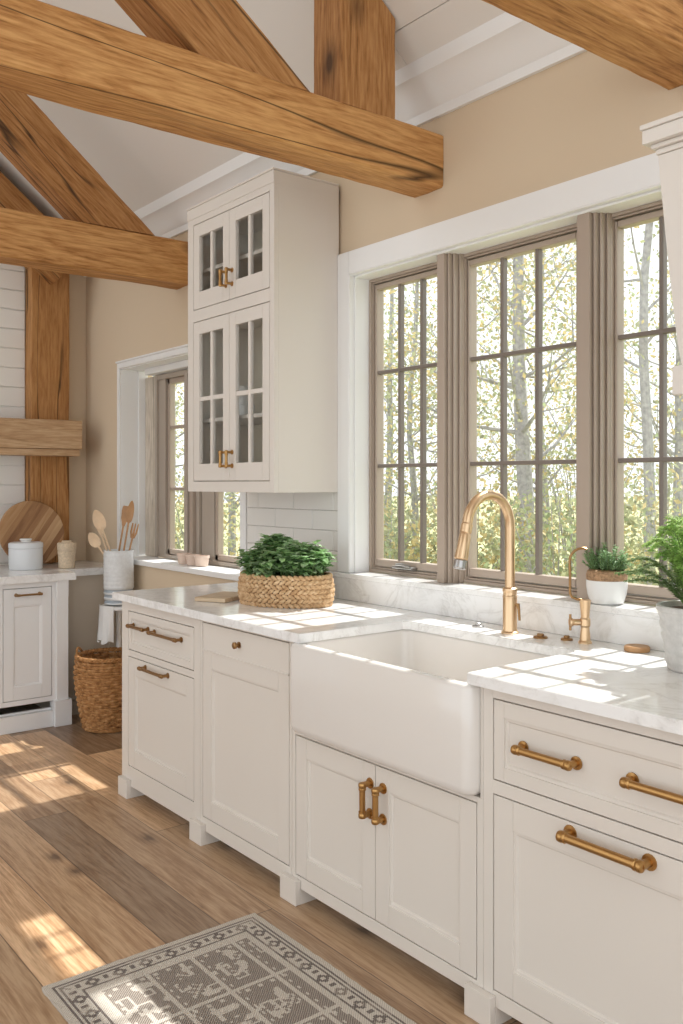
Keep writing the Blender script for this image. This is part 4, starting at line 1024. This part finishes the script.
def frond(a_, reach, h, mi, dens=1.0, llen=0.03):
    base = Vector((gx + 0.03 * math.cos(a_), gy + 0.03 * math.sin(a_), gz + 0.16)); o_ = Vector((math.cos(a_), math.sin(a_), 0)); n = 22
    pts = []
    for i in range(n + 1):
        t = i / n; pts.append(base + o_ * reach * (t ** 1.35) + Vector((0, 0, h * math.sin(t * PI * 0.62) / math.sin(PI * 0.5))))
    pts = [p if p.y < 2.36 else Vector((p.x, 2.36 + (p.y - 2.36) * 0.1, p.z)) for p in pts]
    st_.tube(pts, [0.0018 * (1 - 0.6 * i / n) for i in range(n + 1)], 4)
    for i in range(4, n + 1):
        t = i / n; d = (pts[i] - pts[i - 1]).normalized(); s_ = d.cross(Vector((0, 0, 1))); s_ = s_.normalized() if s_.length > 1e-3 else Vector((1, 0, 0)); L = llen * math.sin(PI * min(1, 0.15 + 0.85 * t) * 0.93 + 0.12) + 0.006
        for q in (-1, 1):
            ld_ = (s_ * q + d * 0.55 + Vector((0, 0, lr.uniform(-0.25, 0.25)))).normalized(); m_ = 4
            st_.tube([pts[i], pts[i] + ld_ * L], [0.0008, 0.0004], 3)
            for w_ in range(1, m_ + 1):
                c = pts[i] + ld_ * L * w_ / m_
                for q2 in (-1, 1):
                    sd = ld_.cross(Vector((0, 0, 1))); sd = sd.normalized() if sd.length > 1e-3 else d
                    leaf(b, c, sd * q2 + ld_ * 0.7 + Vector((0, 0, lr.uniform(-0.3, 0.4))), Vector((0, 0, 1)), 0.011, 0.0042, mi, 0.15)
for k in range(36):
    a_ = lr.uniform(0, 2 * PI); frond(a_, lr.uniform(0.03, 0.125), lr.uniform(0.13, 0.25), 0)
for a_, rc, h in ((215, 0.17, 0.10), (200, 0.15, 0.13), (228, 0.15, 0.08), (190, 0.16, 0.09), (240, 0.13, 0.12)):
    frond(math.radians(a_), rc, h, 1, llen=0.024)
b.build('foliage', [M['fern'], M['fern2']], gp); st_.build('stems', M['stem'], gp)

# tiny pots on the far sill
for k, (xx, lb) in enumerate(((-4.60, 'leftmost'), (-4.50, 'middle'), (-4.40, 'rightmost'))):
    b = MB(); b.lathe([(0.030, 0), (0.034, 0.003), (0.040, 0.045), (0.043, 0.046), (0.043, 0.06), (0.038, 0.06), (0.036, 0.045), (0.001, 0.043)], (xx + 0.0, 2.49, 0.9445), 24, cap1=False)
    tag(b.build('small_pot', M['pinkpot']), 'tiny pale terracotta pot, %s of the three on the far window sill' % lb, 'pot', 'pots on the far sill')

# ------------------------------------------------------------------ rug
RX0, RX1, RY0, RY1 = -2.474, -0.95, 0.895, 1.598
cell = 0.0068; nx, ny = int((RX1 - RX0) / cell), int((RY1 - RY0) / cell)
rr = random.Random(42)
motif = {}
def mot(pi, pj, i, j, w_, h_):
    key = (pi, pj)
    if key not in motif:
        r_ = random.Random(pi * 31 + pj * 7 + 5); g = set()
        for _ in range(5):      # hooked rectangles, bars and blocks
            a, c_ = r_.randint(0, w_ - 8), r_.randint(0, h_ - 5); W2, H2 = r_.randint(5, 11), r_.randint(4, 8)
            kind = r_.random()
            for x in range(W2):
                for y in range(H2):
                    edge = x < 1 or y < 1 or x >= W2 - 1 or y >= H2 - 1
                    if kind < 0.45 and edge and not (x == W2 // 2 and y == 0): g.add((a + x, c_ + y))
                    elif 0.45 <= kind < 0.75 and (x // 2 + y // 2) % 2 == 0 and (x + y) % 5: g.add((a + x, c_ + y))
                    elif kind >= 0.75 and (y in (1, 2) or x in (2, 3)): g.add((a + x, c_ + y))
        motif[key] = g
    return (i, j) in motif[key]
def pat(i, j):
    x, y = i * cell, j * cell; e = min(i, j, nx - 1 - i, ny - 1 - j); nz = noise.noise(Vector((x * 14, y * 14, 1)))
    if e < 3: return 0
    if e == 3: return 2 if nz > -0.3 else 1
    if e == 4: return 0
    if e < 13:
        al = i if min(j, ny - 1 - j) < min(i, nx - 1 - i) else j
        k = al % 12; q = e - 5
        if q in (0, 7): return 2 if nz > -0.25 else 1
        ins = abs(k - 5.5) + abs(q - 3.5)
        return (2 if nz > -0.2 else 1) if (ins < 3.6 and ins > 1.4) or (k in (0, 11) and q in (2, 3, 4)) else 0
    if e < 16: return 0
    fi, fj = i - 16, j - 16; pw, ph = 34, 21
    a, c_ = fi % pw, fj % ph
    if a < 2 or c_ < 2: return 0
    if a in (3, 4) and (fj // 2) % 3 == 0: return 0
    if c_ == 3 and (fi // 2) % 3 == 0: return 0
    m_ = mot(fi // pw, fj // ph, a - 5, c_ - 4, 28, 17)
    if m_ and nz < 0.45: return 0
    if noise.noise(Vector((x * 21, y * 21, 7))) > 0.42: return 0
    return 1
b = MB(); vs = {}
def rv(i, j):
    if (i, j) not in vs:
        x, y = RX0 + i * cell, RY0 + j * cell
        if i in (0, nx): x += 0.003 * noise.noise(Vector((y * 30, 0, 0)))
        if j in (0, ny): y += 0.003 * noise.noise(Vector((x * 30, 0, 0)))
        vs[(i, j)] = b.bm.verts.new((x, y, 0.0085 + 0.0012 * noise.noise(Vector((x * 9, y * 9, 0)))))
    return vs[(i, j)]
for i in range(nx):
    for j in range(ny):
        q = b.bm.faces.new((rv(i, j), rv(i + 1, j), rv(i + 1, j + 1), rv(i, j + 1))); q.material_index = pat(i, j)
edge = [(i, 0) for i in range(nx)] + [(nx, j) for j in range(ny)] + [(i, ny) for i in range(nx, 0, -1)] + [(0, j) for j in range(ny, 0, -1)]
low = [b.bm.verts.new((vs[k].co.x, vs[k].co.y, 0.0005)) for k in edge]
for k in range(len(edge)):
    k2 = (k + 1) % len(edge); q = b.bm.faces.new((vs[edge[k]], low[k], low[k2], vs[edge[k2]])); q.material_index = 0
b.bm.faces.new(low)
tag(b.build('rug', [M['rugcream'], M['ruggrey'], M['rugdark']], angle=60), 'cream and grey-brown patterned flat-woven rug on the plank floor before the sink', 'rug')

# ------------------------------------------------------------------ outdoors
g = MB(); n = 24; rows = []
for i in range(n + 1):
    yy = 2.66 + 45 * (i / n) ** 1.6; rows.append([(-50 + 60 * k / n, yy, -0.45 + 0.02 * yy + 0.25 * noise.noise(Vector((k * 0.7, yy * 0.2, 0)))) for k in range(n + 1)])
g.loft(rows, closed=False, caps=False); struct(g.build('ground', M['lawn']))
LM = [M['lf1'], M['lf2'], M['lf3'], M['lf4']]
def leafquads(b, rnd, c, r, n, size, weights):
    for _ in range(n):
        while True:
            p = Vector((rnd.uniform(-1, 1), rnd.uniform(-1, 1), rnd.uniform(-1, 1)))
            if p.length < 1: break
        p = Vector((p.x * r[0], p.y * r[1], p.z * r[2])) + c
        u = Vector((rnd.gauss(0, 1), rnd.gauss(0, 1), rnd.gauss(0, 1))).normalized(); v = u.orthogonal().normalized(); v = Matrix.Rotation(rnd.uniform(0, 6.28), 3, u) @ v; w_ = u.cross(v)
        s_ = size * rnd.uniform(0.6, 1.3)
        vs_ = [b.bm.verts.new(q) for q in (p - v * s_, p + w_ * s_ * 0.55, p + v * s_, p - w_ * s_ * 0.55)]
        f_ = b.bm.faces.new(vs_); x = rnd.random(); acc = 0
        for k, wt_ in enumerate(weights):
            acc += wt_
            if x < acc: f_.material_index = k; break
def tree(x, y, h, lean, tr, seed, weights, leaves, label, name='tree', clump=0.55, size=0.032, bare=0.25):
    rnd = random.Random(seed); z0 = -0.45 + 0.02 * y
    root = empty(name, (x, y, z0), label, 'tree', 'trees outside the windows')
    t = MB(); pts = []; rad = []; n = 9
    for i in range(n + 1):
        q = i / n; pts.append(Vector((x + lean * q * h + 0.10 * noise.noise(Vector((q * 3, seed, 0))), y + 0.10 * noise.noise(Vector((q * 3, seed, 5))), z0 - 0.1 + q * h))); rad.append(tr * (1 - 0.75 * q) + 0.008)
    t.tube(pts, rad, 9); t.build('trunk', M['bark'], root)
    br = MB(); tips = []
    for k in range(16):
        q = rnd.uniform(bare, 0.97); i = int(q * n); p = pts[i].lerp(pts[min(n, i + 1)], q * n - i); an = rnd.uniform(0, 2 * PI); L = h * rnd.uniform(0.14, 0.26) * (1.15 - 0.6 * q); el = rnd.uniform(0.15, 0.9)
        d = Vector((math.cos(an) * math.cos(el), math.sin(an) * math.cos(el), math.sin(el))); m1 = p + d * L * 0.5 + Vector((0, 0, -0.03)); e_ = p + d * L + Vector((0, 0, 0.10 * L))
        r0 = tr * 0.32 * (1 - 0.6 * q) + 0.004; br.tube([p, m1, e_], [r0, r0 * 0.6, 0.003], 5); tips += [m1, e_]
        for _ in range(3):
            d2 = (d + Vector((rnd.uniform(-1, 1), rnd.uniform(-1, 1), rnd.uniform(-0.3, 0.9))) * 0.8).normalized(); s_ = m1.lerp(e_, rnd.random()); e2 = s_ + d2 * L * 0.45; br.tube([s_, e2], [r0 * 0.4, 0.0025], 4); tips.append(e2)
    br.build('branches', M['bark'], root)
    lv = MB(); per = max(1, int(leaves * 2.3) // len(tips))
    for p in tips: leafquads(lv, rnd, p, (clump, clump, clump * 0.8), per, size, weights)
    lv.build('foliage', LM, root, smooth=False)
Y_, G_, O_, B4 = (0.62, 0.25, 0.1, 0.03), (0.22, 0.5, 0.2, 0.08), (0.35, 0.35, 0.25, 0.05), (0.1, 0.3, 0.15, 0.45)
specs = [
 (-6.75, 8.0, 7.2, -0.02, 0.10, 1, O_, 1500, 'thick grey-trunked tree seen through the middle panes behind the faucet', 0.6),
 (-7.55, 7.6, 5.6, 0.03, 0.045, 2, Y_, 1700, 'yellow-leaved slender tree left in the middle window', 0.5),
 (-5.35, 8.2, 7.0, 0.02, 0.06, 3, G_, 1300, 'forked pale green tree seen through the right-hand window', 0.5),
 (-9.3, 8.6, 5.6, 0.02, 0.05, 4, G_, 1600, 'thin green tree seen through the left panes of the main window', 0.55),
 (-8.4, 10.4, 6.4, -0.03, 0.07, 5, Y_, 1800, 'golden tree deeper in the wood behind the left and middle panes', 0.6),
 (-6.1, 10.0, 6.6, 0.03, 0.06, 6, Y_, 1500, 'yellow-green tree right of the thick grey trunk', 0.6),
 (-11.6, 10.2, 6.0, 0.01, 0.07, 7, O_, 1700, 'olive tree at the far left of the main window view', 0.65),
 (-10.6, 13.0, 7.2, 0.0, 0.08, 8, G_, 1800, 'tall distant green tree behind the left window panes', 0.8),
 (-8.0, 13.2, 7.4, 0.02, 0.08, 9, O_, 1800, 'tall distant olive tree straight behind the middle window', 0.8),
 (-4.6, 10.6, 6.6, -0.02, 0.07, 10, G_, 1500, 'green tree at the right edge of the window view', 0.65),
 (-13.6, 7.0, 6.2, 0.0, 0.07, 11, O_, 1700, 'olive tree seen through the tall left panes of the far window', 0.7),
 (-16.0, 8.4, 6.6, 0.0, 0.08, 12, Y_, 1700, 'yellow tree furthest left outside the far window', 0.8),
 (-11.8, 7.2, 5.2, 0.0, 0.06, 13, G_, 1500, 'green tree seen under the glazed cabinet through the far window', 0.65),
]
for (x, y, h, ln, tr, sd, wts, lv, lab, cl) in specs: tree(x, y, h, ln, tr, sd, wts, lv, lab, clump=cl)
def shrub(x, y, r, h, seed, wts, n, label):
    rnd = random.Random(seed); z0 = -0.45 + 0.02 * y
    root = empty('shrub', (x, y, z0), label, 'shrub', 'shrubs outside the windows')
    st_ = MB()
    for k in range(9):
        a_ = rnd.uniform(0, 2 * PI); q = rnd.uniform(0.3, 0.8); st_.tube([(x, y, z0 - 0.05), (x + r * q * 0.4 * math.cos(a_), y + r * q * 0.4 * math.sin(a_), z0 + h * 0.5), (x + r * q * math.cos(a_), y + r * q * math.sin(a_), z0 + h * 0.95)], [0.014, 0.009, 0.003], 5)
    st_.build('stems', M['bark'], root)
    lv = MB(); leafquads(lv, rnd, Vector((x, y, z0 + h * 0.5)), (r, r * 0.8, h * 0.5), int(n * 1.8), 0.034, wts); lv.build('foliage', LM, root, smooth=False)
sh = [(-8.6, 6.9, 0.9, 1.7, B4, 'pale green shrub low behind the left panes of the main window'), (-7.3, 6.4, 0.8, 1.5, G_, 'light green shrub low behind the gold faucet spout'), (-6.2, 6.6, 0.85, 1.8, Y_, 'yellowish shrub below the thick grey trunk'),
      (-5.2, 6.6, 0.9, 1.7, B4, 'green shrub outside behind the ledge plant'), (-4.4, 7.2, 0.9, 1.9, G_, 'green shrub outside behind the feathery fern'), (-9.8, 8.8, 1.2, 2.2, O_, 'olive shrub deep in the wood at the left of the main window'),
      (-7.0, 9.2, 1.3, 2.3, G_, 'wide green shrub deep in the wood behind the middle window'), (-10.6, 5.9, 1.0, 2.0, O_, 'olive shrub seen under the glazed cabinet through the far window'), (-12.6, 6.0, 1.1, 2.2, G_, 'green shrub low in the far window'),
      (-5.9, 12.0, 1.6, 2.8, G_, 'broad distant green shrub behind the right-hand window'), (-9.0, 12.0, 1.6, 2.8, Y_, 'broad distant yellow shrub behind the left-hand panes')]
for k, (x, y, r, h, wts, lab) in enumerate(sh): shrub(x, y, r, h, 100 + k, wts, 1500, lab)

# ------------------------------------------------------------------ light
wd = bpy.data.worlds.new('sky'); S.world = wd; wd.use_nodes = True
bg = wd.node_tree.nodes['Background']; bg.inputs[0].default_value = (0.94, 0.975, 1.0, 1); bg.inputs[1].default_value = 1.05
sd = bpy.data.lights.new('sun', 'SUN'); sd.energy = 4.2; sd.angle = math.radians(0.9); sd.color = (1.0, 0.975, 0.94)
so = bpy.data.objects.new('sun', sd); C.objects.link(so)
so.rotation_euler = Vector((0.03, -1.0, -1.42)).to_track_quat('-Z', 'Y').to_euler(); so.location = (-2, 8, 12)
S.view_settings.view_transform = 'Standard'; S.view_settings.look = 'None'; S.view_settings.gamma = 1; S.view_settings.use_curve_mapping = False
S.view_settings.exposure = 0.70
